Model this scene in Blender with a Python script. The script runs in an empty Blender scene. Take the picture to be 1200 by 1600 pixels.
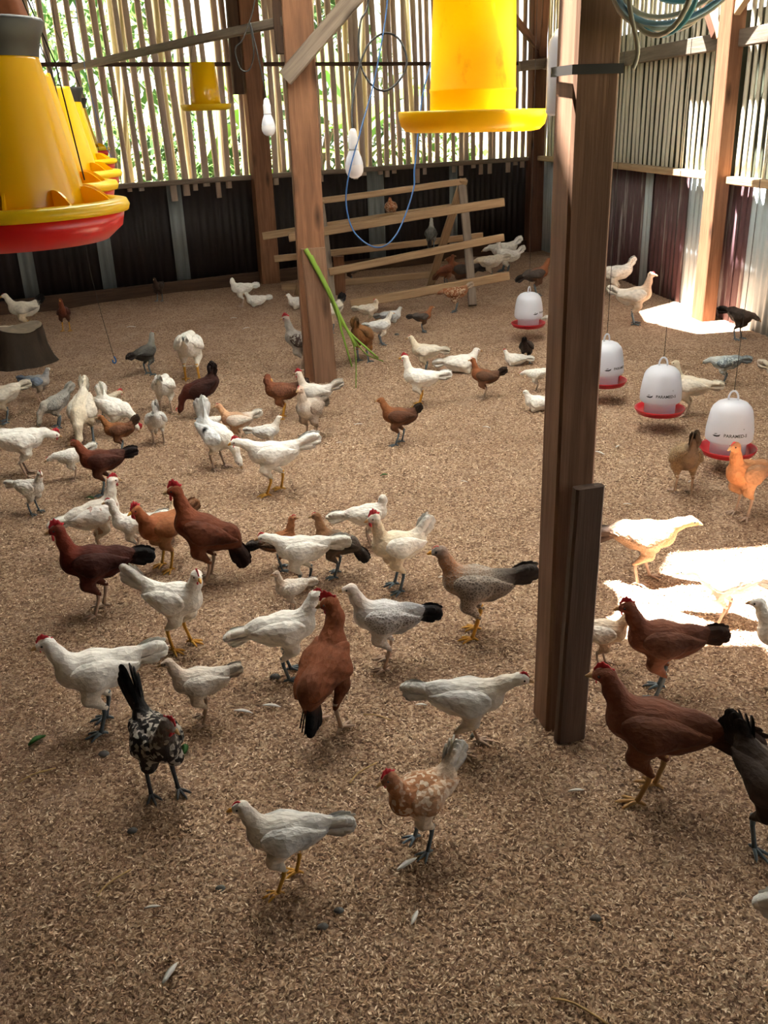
import bpy, bmesh, math, random
import numpy as np
from mathutils import Vector, Matrix

random.seed(7)
RNG = np.random.default_rng(7)
scene = bpy.context.scene
COL = scene.collection

# ------------------------------------------------------------------ camera
F_PX, PITCH, ROLL, CAM_H = 1450.0, math.atan(620 / 1450.0), math.radians(2.1), 1.5
_F = Vector((0, math.cos(PITCH), -math.sin(PITCH)))
_R0 = Vector((1, 0, 0))
_U0 = Vector((0, math.sin(PITCH), math.cos(PITCH)))
_R = _R0 * math.cos(ROLL) - _U0 * math.sin(ROLL)
_U = _U0 * math.cos(ROLL) + _R0 * math.sin(ROLL)
cam_data = bpy.data.cameras.new('camera')
cam = bpy.data.objects.new('camera', cam_data)
COL.objects.link(cam)
cam_data.sensor_fit = 'VERTICAL'
cam_data.sensor_height = 24.0
cam_data.lens = 24.0 * F_PX / 1600.0
cam_data.clip_start = 0.05
cam_data.clip_end = 300
cam.matrix_world = Matrix(((_R.x, _U.x, -_F.x, 0), (_R.y, _U.y, -_F.y, 0), (_R.z, _U.z, -_F.z, CAM_H), (0, 0, 0, 1)))
scene.camera = cam

# ------------------------------------------------------------------ world, sun, exposure
world = bpy.data.worlds.new('sky')
scene.world = world
world.use_nodes = True
bg = world.node_tree.nodes['Background']
bg.inputs[0].default_value = (0.97, 0.985, 1.0, 1)
bg.inputs[1].default_value = SKY_STRENGTH = 1.6
SUN_DIR = Vector((0.20, 0.02, -1.0)).normalized()
sun_data = bpy.data.lights.new('sun', 'SUN')
sun_data.energy = 60.0
sun_data.angle = math.radians(0.8)
sun_data.color = (1.0, 0.96, 0.91)
sun = bpy.data.objects.new('sun', sun_data)
sun.rotation_euler = SUN_DIR.to_track_quat('-Z', 'Y').to_euler()
sun.location = (-3, -4, 12)
COL.objects.link(sun)
vs = scene.view_settings
vs.view_transform = 'Standard'
vs.look = 'None'
vs.gamma = 1.0
vs.use_curve_mapping = False
vs.exposure = 0.82

# ------------------------------------------------------------------ materials
def lin(hexs):
    v = [int(hexs[i:i + 2], 16) / 255 for i in (0, 2, 4)]
    return tuple((c / 12.92 if c <= 0.04045 else ((c + 0.055) / 1.055) ** 2.4) for c in v)

def c4(c):
    if isinstance(c, str):
        c = lin(c)
    return (c[0], c[1], c[2], 1.0)

class NT:
    def __init__(self, name):
        self.m = bpy.data.materials.new(name)
        self.m.use_nodes = True
        self.t = self.m.node_tree
        self.b = self.t.nodes['Principled BSDF']
        self.out = self.t.nodes['Material Output']
    def n(self, typ, **kw):
        nd = self.t.nodes.new(typ)
        for k, v in kw.items():
            setattr(nd, k, v)
        return nd
    def l(self, a, b):
        self.t.links.new(a, b)
    def coords(self, scale=(1, 1, 1), kind='Object'):
        tc = self.n('ShaderNodeTexCoord')
        mp = self.n('ShaderNodeMapping')
        mp.inputs['Scale'].default_value = scale
        self.l(tc.outputs[kind], mp.inputs[0])
        return mp.outputs[0]
    def noise(self, vec, scale, detail=4, rough=0.55, dist=0.0):
        nd = self.n('ShaderNodeTexNoise')
        nd.inputs['Scale'].default_value = scale
        nd.inputs['Detail'].default_value = detail
        nd.inputs['Roughness'].default_value = rough
        nd.inputs['Distortion'].default_value = dist
        self.l(vec, nd.inputs['Vector'])
        return nd.outputs[0]
    def ramp(self, fac, stops, interp='LINEAR'):
        nd = self.n('ShaderNodeValToRGB')
        cr = nd.color_ramp
        cr.interpolation = interp
        while len(cr.elements) < len(stops):
            cr.elements.new(0.5)
        for e, (p, c) in zip(cr.elements, stops):
            e.position = p
            e.color = c4(c)
        self.l(fac, nd.inputs[0])
        return nd.outputs[0]
    def mix(self, fac, a, b, mode='MIX'):
        nd = self.n('ShaderNodeMix', data_type='RGBA', blend_type=mode)
        for sock, v in ((nd.inputs[0], fac), (nd.inputs[6], a), (nd.inputs[7], b)):
            if hasattr(v, 'links'):
                self.l(v, sock)
            elif isinstance(v, (int, float)):
                sock.default_value = v
            else:
                sock.default_value = c4(v)
        return nd.outputs[2]
    def math(self, op, a, b=0.0):
        nd = self.n('ShaderNodeMath', operation=op)
        for sock, v in ((nd.inputs[0], a), (nd.inputs[1], b)):
            if hasattr(v, 'links'):
                self.l(v, sock)
            else:
                sock.default_value = v
        return nd.outputs[0]
    def bump(self, h, strength=0.3, dist=0.01):
        nd = self.n('ShaderNodeBump')
        nd.inputs['Strength'].default_value = strength
        nd.inputs['Distance'].default_value = dist
        self.l(h, nd.inputs['Height'])
        self.l(nd.outputs[0], self.b.inputs['Normal'])
    def base(self, v):
        if hasattr(v, 'links'):
            self.l(v, self.b.inputs['Base Color'])
        else:
            self.b.inputs['Base Color'].default_value = c4(v)
    def set(self, rough=0.6, spec=0.4, metal=0.0):
        self.b.inputs['Roughness'].default_value = rough
        self.b.inputs['Specular IOR Level'].default_value = spec
        self.b.inputs['Metallic'].default_value = metal
        return self.m

M = {}
def simple(name, col, rough=0.6, spec=0.4, metal=0.0, var=0.12, scale=30, bump=0.0):
    t = NT(name)
    v = t.coords()
    f = t.noise(v, scale)
    a = lin(col) if isinstance(col, str) else col
    t.base(t.mix(f, tuple(x * (1 - var) for x in a), tuple(min(1, x * (1 + var)) for x in a)))
    if bump:
        t.bump(f, bump, 0.004)
    M[name] = t.set(rough, spec, metal)
    return M[name]

def wood(name, dark, light, rough=0.75, grain=18, knots=True):
    t = NT(name)
    v = t.coords((grain, grain, 1.2))
    f = t.noise(v, 2.2, 6, 0.6, 0.6)
    fine = t.noise(t.coords((70, 70, 2.5)), 3.0, 3)
    c = t.ramp(f, [(0.25, dark), (0.62, light), (0.85, light)])
    c = t.mix(t.math('MULTIPLY', fine, 0.45), c, dark)
    big = t.noise(t.coords((2, 2, 1.1)), 1.6, 3)
    c = t.mix(t.ramp(big, [(0.45, (0, 0, 0)), (0.75, (0.55, 0.55, 0.55))]), c, dark)
    if knots:
        vo = t.n('ShaderNodeTexVoronoi')
        vo.inputs['Scale'].default_value = 1.0
        t.l(t.coords((7, 7, 2.3)), vo.inputs['Vector'])
        k = t.ramp(vo.outputs[0], [(0.0, (1, 1, 1)), (0.13, (0.4, 0.4, 0.4)), (0.2, (0, 0, 0))])
        c = t.mix(k, c, tuple(x * 0.35 for x in lin(dark)))
    t.base(c)
    t.bump(fine, 0.35, 0.003)
    M[name] = t.set(rough, 0.25)
    return M[name]

wood('wood_post', '63432f', '946a4e')
wood('wood_near', '644a39', '927059')
wood('wood_red', '4e3428', '79523f')
wood('wood_grey', '5f5348', '8e8072')
wood('wood_pale', '8f7458', 'c2a682')
wood('wood_offcut', '4a3b32', '6c584c', knots=False)
wood('wood_dark', '2e2019', '57402f')
wood('wood_perch', '836a50', 'b79a78', knots=False)

def bamboo(name, dark, light, greyed):
    t = NT(name)
    info = t.n('ShaderNodeObjectInfo')
    f = t.noise(t.coords((40, 40, 1.5)), 2.0, 4)
    c = t.mix(f, dark, light)
    c = t.mix(t.math('MULTIPLY', info.outputs['Random'], 0.75), c, greyed)
    blot = t.noise(t.coords((10, 10, 3)), 3.0, 4)
    c = t.mix(t.ramp(blot, [(0.55, (0, 0, 0)), (0.8, (0.7, 0.7, 0.7))]), c, dark)
    t.base(c)
    t.bump(f, 0.3, 0.002)
    M[name] = t.set(0.6, 0.3)
bamboo('bamboo_back', '988678', 'c9b49e', 'ada094')
bamboo('bamboo_right', 'b0aa94', 'e4e0cc', 'ccc8b4')

def sheet(name, paint, bare, lo, hi, rough, metal=0.0, streak=None):
    t = NT(name)
    info = t.n('ShaderNodeObjectInfo')
    off = t.n('ShaderNodeVectorMath', operation='ADD')
    t.l(t.coords((9, 9, 0.55)), off.inputs[0])
    t.l(info.outputs['Random'], off.inputs[1])
    f = t.noise(off.outputs[0], 2.0, 5, 0.65)
    c = t.ramp(f, [(lo, paint), (hi, bare)])
    g = t.noise(t.coords(), 14, 5)
    c = t.mix(t.math('MULTIPLY', g, 0.35), c, tuple(x * 0.5 for x in lin(paint)))
    t.base(c)
    M[name] = t.set(rough, 0.4, metal)
sheet('sheet_dark', '1d1413', '5b5450', 0.64, 0.80, 0.65)
sheet('sheet_maroon', '5a3f43', 'b4aeaa', 0.54, 0.70, 0.55)
sheet('sheet_zinc', 'a3b0b6', 'c8d0d2', 0.35, 0.7, 0.5, 0.1)
sheet('sheet_zinc_dark', '6c7273', '8b9292', 0.35, 0.7, 0.5, 0.2)
sheet('sheet_roof', '55504b', '7a746c', 0.4, 0.7, 0.6)
simple('gap_shade', '4d5142', 0.85, 0.2, var=0.4, scale=3)

def litter():
    t = NT('rice_husk_litter')
    v = t.coords()
    vo = t.n('ShaderNodeTexVoronoi')
    vo.inputs['Scale'].default_value = 150
    vo.inputs['Randomness'].default_value = 1.0
    sv = t.n('ShaderNodeVectorMath', operation='ADD')
    wob = t.n('ShaderNodeTexNoise')
    wob.inputs['Scale'].default_value = 60
    t.l(v, wob.inputs['Vector'])
    t.l(v, sv.inputs[0])
    sc = t.n('ShaderNodeVectorMath', operation='SCALE')
    sc.inputs['Scale'].default_value = 0.02
    t.l(wob.outputs['Color'], sc.inputs[0])
    t.l(sc.outputs[0], sv.inputs[1])
    t.l(sv.outputs[0], vo.inputs['Vector'])
    sep = t.n('ShaderNodeSeparateColor')
    t.l(vo.outputs['Color'], sep.inputs[0])
    c = t.ramp(sep.outputs[0], [(0.0, '4e382c'), (0.3, '927460'), (0.65, 'ba9b80'), (1.0, 'e6ccae')])
    fine = t.noise(v, 260, 3, 0.7)
    c = t.mix(t.math('MULTIPLY', fine, 0.5), c, '846751')
    big = t.noise(v, 1.3, 5, 0.6)
    c = t.mix(t.ramp(big, [(0.4, (0, 0, 0)), (0.75, (0.5, 0.5, 0.5))]), c, '785b48')
    mid = t.noise(v, 7, 4, 0.6)
    c = t.mix(t.ramp(mid, [(0.5, (0, 0, 0)), (0.8, (0.45, 0.45, 0.45))]), c, 'c4ac98')
    t.base(c)
    h = t.math('ADD', t.math('MULTIPLY', vo.outputs[0], -0.6), t.math('MULTIPLY', fine, 0.8))
    t.bump(h, 0.9, 0.006)
    M['litter'] = t.set(0.9, 0.15)
litter()

def husk():
    t = NT('rice_husk')
    g = t.n('ShaderNodeNewGeometry')
    c = t.ramp(g.outputs['Random Per Island'], [(0.0, '5e4536'), (0.35, 'a58569'), (0.75, 'cbac8c'), (1.0, 'f2dfc2')])
    t.base(c)
    M['husk'] = t.set(0.75, 0.25)
husk()

def plastic(name, col, rough=0.3, trans=0.0, dirt=None, var=0.08, dirt_lo=0.5):
    t = NT(name)
    v = t.coords()
    a = lin(col)
    f = t.noise(v, 9, 4)
    c = t.mix(f, tuple(x * (1 - var) for x in a), tuple(min(1, x * (1 + var)) for x in a))
    if dirt:
        d = t.noise(t.coords((1, 1, 0.6)), 11, 6, 0.65)
        c = t.mix(t.ramp(d, [(dirt_lo, (0, 0, 0)), (dirt_lo + 0.25, (0.75, 0.75, 0.75))]), c, dirt)
    t.base(c)
    m = t.set(rough, 0.5)
    if trans:
        tr = t.n('ShaderNodeBsdfTranslucent')
        t.l(c, tr.inputs[0])
        mx = t.n('ShaderNodeMixShader')
        mx.inputs[0].default_value = trans
        t.l(t.b.outputs[0], mx.inputs[1])
        t.l(tr.outputs[0], mx.inputs[2])
        t.l(mx.outputs[0], t.out.inputs[0])
    M[name] = m
plastic('yellow', 'f8c60c', 0.2, 0.3)
plastic('yellow_old', 'ffe02a', 0.4, 0.5, '8a6a10', dirt_lo=0.56)
plastic('yellow_rim', 'f3d21c', 0.3, 0.35)
plastic('red', 'd81e1e', 0.3, 0.1)
plastic('red_pan', 'b8202c', 0.35, 0.1)
plastic('white_plastic', 'e4e8f2', 0.3, 0.35)
plastic('bulb_white', 'e8e8ec', 0.25, 0.3)
plastic('black_lid', '1c1a18', 0.5)
plastic('strap', '26221f', 0.6)
plastic('cable_black', '232323', 0.5)
plastic('cable_blue', '2a5c98', 0.4)
plastic('cable_pale', 'b8b8a8', 0.5)
plastic('cable_teal', '4d97a8', 0.45)
plastic('cable_sky', '7fb0cc', 0.45)
plastic('print_ink', '1c2430', 0.5)
simple('string', '2e2a26', 0.8)
simple('sacking', '7a4b35', 0.9, 0.1, var=0.3, scale=60)
simple('stalk', '6d8a2c', 0.5, 0.4, var=0.35, scale=8)
simple('leaf_scrap', '2c5a22', 0.6, 0.3, var=0.4, scale=60)
simple('feather', 'd9d7d2', 0.8, 0.2, var=0.06)
simple('pebble', '6d6c6a', 0.8, 0.3, var=0.4, scale=80)
simple('straw', 'b59765', 0.7, 0.3, var=0.25, scale=90)
wood('bark', '211a14', '443629', grain=9)
wood('stump_top', '5e5042', '93836c', grain=5)
simple('comb_red', 'c42c38', 0.5, 0.4, var=0.15, scale=120, bump=0.3)
simple('beak_horn', 'b08c62', 0.4, 0.4, var=0.2, scale=90)
simple('beak_yellow', 'd49a3c', 0.4, 0.4, var=0.2, scale=90)
simple('eye', '120c08', 0.12, 0.6, var=0.1)
for n_, c_ in dict(yellow='c8943a', slate='5f6b73', pink='b49a86', pinkyellow='b48c58', dark='3a3c40').items():
    simple('leg_' + n_, c_, 0.55, 0.35, var=0.2, scale=160, bump=0.3)

def skylight():  # milky roof sheet added to give soft overhead light
    t = NT('added_skylight_sheet')
    f = t.noise(t.coords((1, 1, 1)), 4, 4)
    c = t.mix(f, 'dededa', 'f0f0ec')
    tr = t.n('ShaderNodeBsdfTranslucent')
    t.l(c, tr.inputs[0])
    mx = t.n('ShaderNodeMixShader')
    mx.inputs[0].default_value = 0.85
    t.base(c)
    t.l(t.b.outputs[0], mx.inputs[1])
    t.l(tr.outputs[0], mx.inputs[2])
    t.l(mx.outputs[0], t.out.inputs[0])
    M['skylight'] = t.set(0.5, 0.3)
skylight()

def leafmat(name, a, b):
    t = NT(name)
    g = t.n('ShaderNodeNewGeometry')
    c = t.mix(g.outputs['Random Per Island'], a, b)
    f = t.noise(t.coords(), 6, 3)
    c = t.mix(t.math('MULTIPLY', f, 0.4), c, b)
    t.base(c)
    tr = t.n('ShaderNodeBsdfTranslucent')
    t.l(c, tr.inputs[0])
    mx = t.n('ShaderNodeMixShader')
    mx.inputs[0].default_value = 0.4
    t.l(t.b.outputs[0], mx.inputs[1])
    t.l(tr.outputs[0], mx.inputs[2])
    t.l(mx.outputs[0], t.out.inputs[0])
    M[name] = t.set(0.45, 0.4)
leafmat('leaf_banana', '4c7a34', '7fa04e')
leafmat('leaf_bush', '34562a', '5d7c40')
leafmat('leaf_dark', '2a4226', '48623a')
simple('trunk', '6f6250', 0.85, 0.2, var=0.3, scale=8)
simple('earth_outside', '8a8258', 0.95, 0.1, var=0.35, scale=2)

# ------------------------------------------------------------------ mesh helpers
def mk(name, V, F, mats, parent=None, smooth=True, mat_idx=None, attrs=None):
    me = bpy.data.meshes.new(name)
    V = np.asarray(V, dtype=np.float32)
    me.from_pydata(V.tolist(), [], [list(map(int, f)) for f in F])
    for m in (mats if isinstance(mats, (list, tuple)) else [mats]):
        me.materials.append(M[m] if isinstance(m, str) else m)
    if smooth:
        me.polygons.foreach_set('use_smooth', np.ones(len(me.polygons), dtype=bool))
    if mat_idx is not None:
        me.polygons.foreach_set('material_index', np.asarray(mat_idx, dtype=np.int32))
    if attrs is not None:
        a = me.color_attributes.new('plume', 'FLOAT_COLOR', 'POINT')
        a.data.foreach_set('color', np.asarray(attrs, dtype=np.float32).ravel())
    me.update()
    o = bpy.data.objects.new(name, me)
    COL.objects.link(o)
    if parent is not None:
        o.parent = parent
    return o

def tag(o, label=None, cat=None, group=None, kind=None):
    if label: o['label'] = label
    if cat: o['category'] = cat
    if group: o['group'] = group
    if kind: o['kind'] = kind
    return o

def empty(name, loc=(0, 0, 0), rz=0.0):
    o = bpy.data.objects.new(name, None)
    o.location = loc
    o.rotation_euler = (0, 0, rz)
    o.empty_display_size = 0.1
    COL.objects.link(o)
    return o

class MB:
    def __init__(self):
        self.V, self.F, self.I = [], [], []
    def add(self, V, F, idx=0):
        k = len(self.V)
        self.V.extend([tuple(v) for v in V])
        self.F.extend([tuple(i + k for i in f) for f in F])
        self.I.extend([idx] * len(F))
        return self
    def build(self, name, mats, parent=None, smooth=True):
        return mk(name, self.V, self.F, mats, parent, smooth, self.I)

def frame_of(d):
    d = Vector(d).normalized()
    a = Vector((0, 0, 1)) if abs(d.z) < 0.95 else Vector((1, 0, 0))
    x = d.cross(a).normalized()
    y = d.cross(x).normalized()
    return x, y

def tube(pts, rad, n=8, closed=False, flat=1.0):
    pts = [Vector(p) for p in pts]
    N = len(pts)
    if not hasattr(rad, '__len__'):
        rad = [rad] * N
    V, F = [], []
    xprev = None
    for i, p in enumerate(pts):
        if closed:
            d = pts[(i + 1) % N] - pts[i - 1]
        else:
            d = pts[min(i + 1, N - 1)] - pts[max(i - 1, 0)]
        d.normalize()
        if xprev is None:
            x, y = frame_of(d)
        else:
            x = (xprev - d * xprev.dot(d)).normalized()
            y = d.cross(x)
        xprev = x
        for k in range(n):
            a = 2 * math.pi * k / n
            V.append(p + x * math.cos(a) * rad[i] + y * math.sin(a) * rad[i] * flat)
    for i in range(N if closed else N - 1):
        for k in range(n):
            a, b = i * n + k, i * n + (k + 1) % n
            c, d2 = ((i + 1) % N) * n + (k + 1) % n, ((i + 1) % N) * n + k
            F.append((a, b, c, d2))
    if not closed:
        F.append(tuple(range(n))[::-1])
        F.append(tuple(range((N - 1) * n, N * n)))
    return V, F

def lathe(prof, n=32, cap0=False, cap1=False):
    V, F = [], []
    for r, z in prof:
        for k in range(n):
            a = 2 * math.pi * k / n
            V.append((r * math.cos(a), r * math.sin(a), z))
    for i in range(len(prof) - 1):
        for k in range(n):
            F.append((i * n + k, i * n + (k + 1) % n, (i + 1) * n + (k + 1) % n, (i + 1) * n + k))
    if cap0: F.append(tuple(range(n))[::-1])
    if cap1: F.append(tuple(range((len(prof) - 1) * n, len(prof) * n)))
    return V, F

def smooth_path(pts, k=6):
    pts = [Vector(p) for p in pts]
    out = []
    for i in range(len(pts) - 1):
        p0, p1, p2, p3 = pts[max(i - 1, 0)], pts[i], pts[i + 1], pts[min(i + 2, len(pts) - 1)]
        for j in range(k):
            t = j / k
            out.append(0.5 * ((2 * p1) + (p2 - p0) * t + (2 * p0 - 5 * p1 + 4 * p2 - p3) * t * t + (3 * p1 - p0 - 3 * p2 + p3) * t ** 3))
    out.append(pts[-1])
    return out

def beam_mesh(L, w, d, warp=0.006, seg=6, cham=0.006, taper=1.0, seed=None):
    """chamfered plank, length along local Z from 0 to L"""
    r = random.Random(seed if seed is not None else random.random())
    V, F = [], []
    ph = r.random() * 6.28
    for i in range(seg + 1):
        t = i / seg
        k = 1 + (taper - 1) * t
        hw, hd = w / 2 * k * (1 + r.uniform(-.02, .02)), d / 2 * k * (1 + r.uniform(-.02, .02))
        ox, oy = warp * math.sin(ph + t * 3.0), warp * math.cos(ph * 1.7 + t * 2.6)
        c = min(cham, hw * .4, hd * .4)
        for x, y in ((hw - c, -hd), (hw, -hd + c), (hw, hd - c), (hw - c, hd), (-hw + c, hd), (-hw, hd - c), (-hw, -hd + c), (-hw + c, -hd)):
            V.append((x + ox, y + oy, L * t))
    for i in range(seg):
        for k in range(8):
            F.append((i * 8 + k, i * 8 + (k + 1) % 8, (i + 1) * 8 + (k + 1) % 8, (i + 1) * 8 + k))
    F.append(tuple(range(8))[::-1])
    F.append(tuple(range(seg * 8, seg * 8 + 8)))
    return V, F

def orient(p0, p1, facing):
    """matrix with local Z along p0->p1 and local -Y close to `facing`"""
    z = (Vector(p1) - Vector(p0)).normalized()
    y = -(Vector(facing))
    y = (y - z * y.dot(z)).normalized()
    x = y.cross(z)
    p = Vector(p0)
    return Matrix(((x.x, y.x, z.x, p.x), (x.y, y.y, z.y, p.y), (x.z, y.z, z.z, p.z), (0, 0, 0, 1)))

def beam(name, p0, p1, w, d, mat, facing=(0, -1, 0), parent=None, **kw):
    L = (Vector(p1) - Vector(p0)).length
    V, F = beam_mesh(L, w, d, **kw)
    o = mk(name, V, F, mat, parent, smooth=False)
    m = orient(p0, p1, facing)
    if parent is not None:
        m = parent.matrix_basis.inverted() @ m
    o.matrix_basis = m
    return o

# ------------------------------------------------------------------ the setting
K = Vector((1.902, 11.214, 0))                      # back right corner of the coop
UB, NB = Vector((-.878, -.479, 0)), Vector((.479, -.878, 0))    # along the back wall, into the room
UR, NR = Vector((.160, -.987, 0)), Vector((-.987, -.160, 0))    # along the right wall, into the room
Z = Vector((0, 0, 1))
def PB(u, z, n=0.0): return K + UB * u + Z * z + NB * n
def PR(u, z, n=0.0): return K + UR * u + Z * z + NR * n
ROOF_Z = 2.9
BACK_LEN = 7.6
LEFT_K = K + UB * BACK_LEN
RIGHT_END = 13.6
def PL(u, z, n=0.0): return LEFT_K + UR * u + Z * z - NR * n

# floor: rolling litter bed
def make_floor():
    nx, ny = 150, 190
    X = np.linspace(-6.2, 5.2, nx); Y = np.linspace(-2.8, 12.2, ny)
    gx, gy = np.meshgrid(X, Y, indexing='ij')
    g = np.zeros_like(gx)
    for k in range(22):
        a = RNG.uniform(0, 6.28); f = RNG.uniform(1.5, 9)
        g += 0.009 / f * 2.2 * np.sin(f * (gx * math.cos(a) + gy * math.sin(a)) + RNG.uniform(0, 6.28)) * 0.5
    V = np.stack([gx, gy, g - 0.004], -1).reshape(-1, 3)
    i = np.arange(nx - 1)[:, None] * ny + np.arange(ny - 1)[None, :]
    F = np.stack([i, i + ny, i + ny + 1, i + 1], -1).reshape(-1, 4)
    o = mk('floor', V, F, 'litter')
    tag(o, 'brown rice husk litter covering the coop floor', 'floor', kind='structure')
    return gx, gy, g
GX, GY, GZ = make_floor()

def floor_z(x, y):
    i = np.clip(((np.asarray(x) + 6.2) / 11.4 * 149).astype(int) if hasattr(x, '__len__') else int((x + 6.2) / 11.4 * 149), 0, 149)
    j = np.clip(((np.asarray(y) + 2.8) / 15.0 * 189).astype(int) if hasattr(y, '__len__') else int((y + 2.8) / 15.0 * 189), 0, 189)
    return GZ[i, j] - 0.004

# loose husks: far too many to count
def make_husks():
    n = 230000
    r = 0.9 + 5.6 * RNG.random(n) ** 1.35
    lim = 0.52
    a = RNG.uniform(-lim, lim, n)
    x, y = r * np.sin(a), r * np.cos(a)
    keep = (x - K.x) * NR.x + (y - K.y) * NR.y > 0.12
    x, y, r = x[keep], y[keep], r[keep]; n = len(x)
    z = floor_z(x, y) + RNG.uniform(0.001, 0.006, n)
    th = RNG.uniform(0, 6.283, n); ti = RNG.normal(0, 0.35, n); ro = RNG.uniform(-.7, .7, n)
    L = RNG.uniform(0.0032, 0.0058, n) * (1 + 0.08 * r); W = L * RNG.uniform(0.25, 0.4, n)
    dx, dy, dz = np.cos(th) * np.cos(ti), np.sin(th) * np.cos(ti), np.sin(ti)
    sx, sy, sz = -np.sin(th) * np.cos(ro), np.cos(th) * np.cos(ro), np.sin(ro)
    c = np.stack([x, y, z], -1); D = np.stack([dx, dy, dz], -1) * L[:, None]; S = np.stack([sx, sy, sz], -1) * W[:, None]
    up = np.zeros_like(c); up[:, 2] = W * 0.7
    V = np.stack([c - D, c + S * 1.0 + up * .2, c + D, c - S + up * .2], 1)
    V[:, 1] += up * .5; V[:, 3] += up * .5
    me = bpy.data.meshes.new('rice_husk_litter')
    me.vertices.add(n * 4)
    me.vertices.foreach_set('co', V.reshape(-1).astype(np.float32))
    b = np.arange(n)[:, None] * 4
    T = np.concatenate([b + np.array([[0, 1, 2]]), b + np.array([[0, 2, 3]])], 1).reshape(-1)
    me.loops.add(n * 6); me.loops.foreach_set('vertex_index', T.astype(np.int32))
    me.polygons.add(n * 2)
    me.polygons.foreach_set('loop_start', np.arange(n * 2, dtype=np.int32) * 3)
    me.update(calc_edges=True)
    me.materials.append(M['husk'])
    o = bpy.data.objects.new('rice_husk_litter', me); COL.objects.link(o)
    tag(o, 'loose pale rice husks strewn over the whole coop floor', 'rice husks', kind='stuff')
make_husks()

# ---- walls: parts are corrugated sheets, slats, rails
wall_back = tag(empty('wall_back', PB(0, 0)), 'back wall of dark sheets below and spaced bamboo slats above', 'wall', kind='structure')
wall_right = tag(empty('wall_right', PR(0, 0)), 'right wall of maroon and zinc sheets below pale bamboo slats', 'wall', kind='structure')
wall_left = tag(empty('wall_left', PL(0, 0)), 'unseen left wall of full dark sheets, keeping side light out', 'wall', kind='structure')
wall_front = tag(empty('wall_front', (0, -2.2, 0)), 'front wall of dark sheets behind the viewer', 'wall', kind='structure')

def place(o, parent, m):
    o.parent = parent
    o.matrix_basis = parent.matrix_basis.inverted() @ m
    return o

SHEET_CACHE = {}
def corrugated(width, height, pitch=0.076, amp=0.0065, thick=0.0025):
    key = (round(width, 3), round(height, 3))
    if key in SHEET_CACHE: return SHEET_CACHE[key]
    n = max(8, int(width / pitch * 8))
    V, F = [], []
    for side in (0, 1):
        for j in (0, 1):
            for i in range(n + 1):
                x = width * i / n
                V.append((x, amp * math.sin(2 * math.pi * x / pitch) + side * thick, height * j))
    r = n + 1
    for i in range(n):
        F.append((i, i + 1, r + i + 1, r + i))
        F.append((2 * r + i + 1, 2 * r + i, 3 * r + i, 3 * r + i + 1))
        F.append((i + 1, i, 2 * r + i, 2 * r + i + 1))
        F.append((r + i, r + i + 1, 3 * r + i + 1, 3 * r + i))
    SHEET_CACHE[key] = (V, F)
    return V, F

def add_sheet(wall, base, u, nrm, width, height, mat, label=None):
    V, F = corrugated(width, height)
    o = mk('corrugated_sheet', V, F, mat, smooth=True)
    m = Matrix(((u.x, -nrm.x, 0, base.x), (u.y, -nrm.y, 0, base.y), (u.z, -nrm.z, 1, base.z), (0, 0, 0, 1)))
    place(o, wall, m)
    if label: o['label'] = label
    return o

# back wall sheets, with bare zinc strips where the sheets overlap
zinc_b = {1.10: 0.10, 2.02: 0.20, 4.20: 0.14, 4.92: 0.13, 5.62: 0.13}
u = 0.0
while u < BACK_LEN - .1:
    w = min(0.78, BACK_LEN - u)
    add_sheet(wall_back, PB(u, -0.02, -0.03 - 0.012 * random.random()), UB, NB, w, 1.02, 'sheet_dark')
    u += 0.74
for uu, w in zinc_b.items():
    add_sheet(wall_back, PB(uu, 0.0, -0.012), UB, NB, w, 0.99, 'sheet_zinc_dark', 'bare grey zinc strip')
# right wall sheets
for uu, w, mt in ((-0.04, 0.68, 'sheet_zinc'), (0.62, 0.8, 'sheet_maroon'), (1.38, 0.8, 'sheet_maroon'), (2.14, 0.64, 'sheet_maroon'), (2.72, 0.20, 'sheet_zinc'),
                  (2.90, 0.66, 'sheet_maroon'), (3.54, 0.40, 'sheet_zinc'), (3.92, 0.42, 'sheet_maroon'), (4.32, 0.16, 'sheet_maroon'), (4.44, 0.8, 'sheet_zinc')):
    add_sheet(wall_right, PR(uu, -0.02, -0.03 - 0.012 * random.random()), UR, NR, w, 1.02, mt)
u = 5.2
while u < RIGHT_END:
    add_sheet(wall_right, PR(u, -0.02, -0.035), UR, NR, 0.78, 1.02, 'sheet_maroon'); u += 0.76
# left and front walls (out of frame): full-height sheets, built solid to keep light out
for u in np.arange(0, 10.6, 0.77):
    add_sheet(wall_left, PL(float(u), -0.02, -0.03), UR, -NR, 0.80, 2.88, 'sheet_dark')
for x in np.arange(-4.0, 4.6, 0.77):
    add_sheet(wall_front, Vector((float(x), -2.2, -0.02)), Vector((1, 0, 0)), Vector((0, 1, 0)), 0.80, 2.88, 'sheet_dark')

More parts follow.
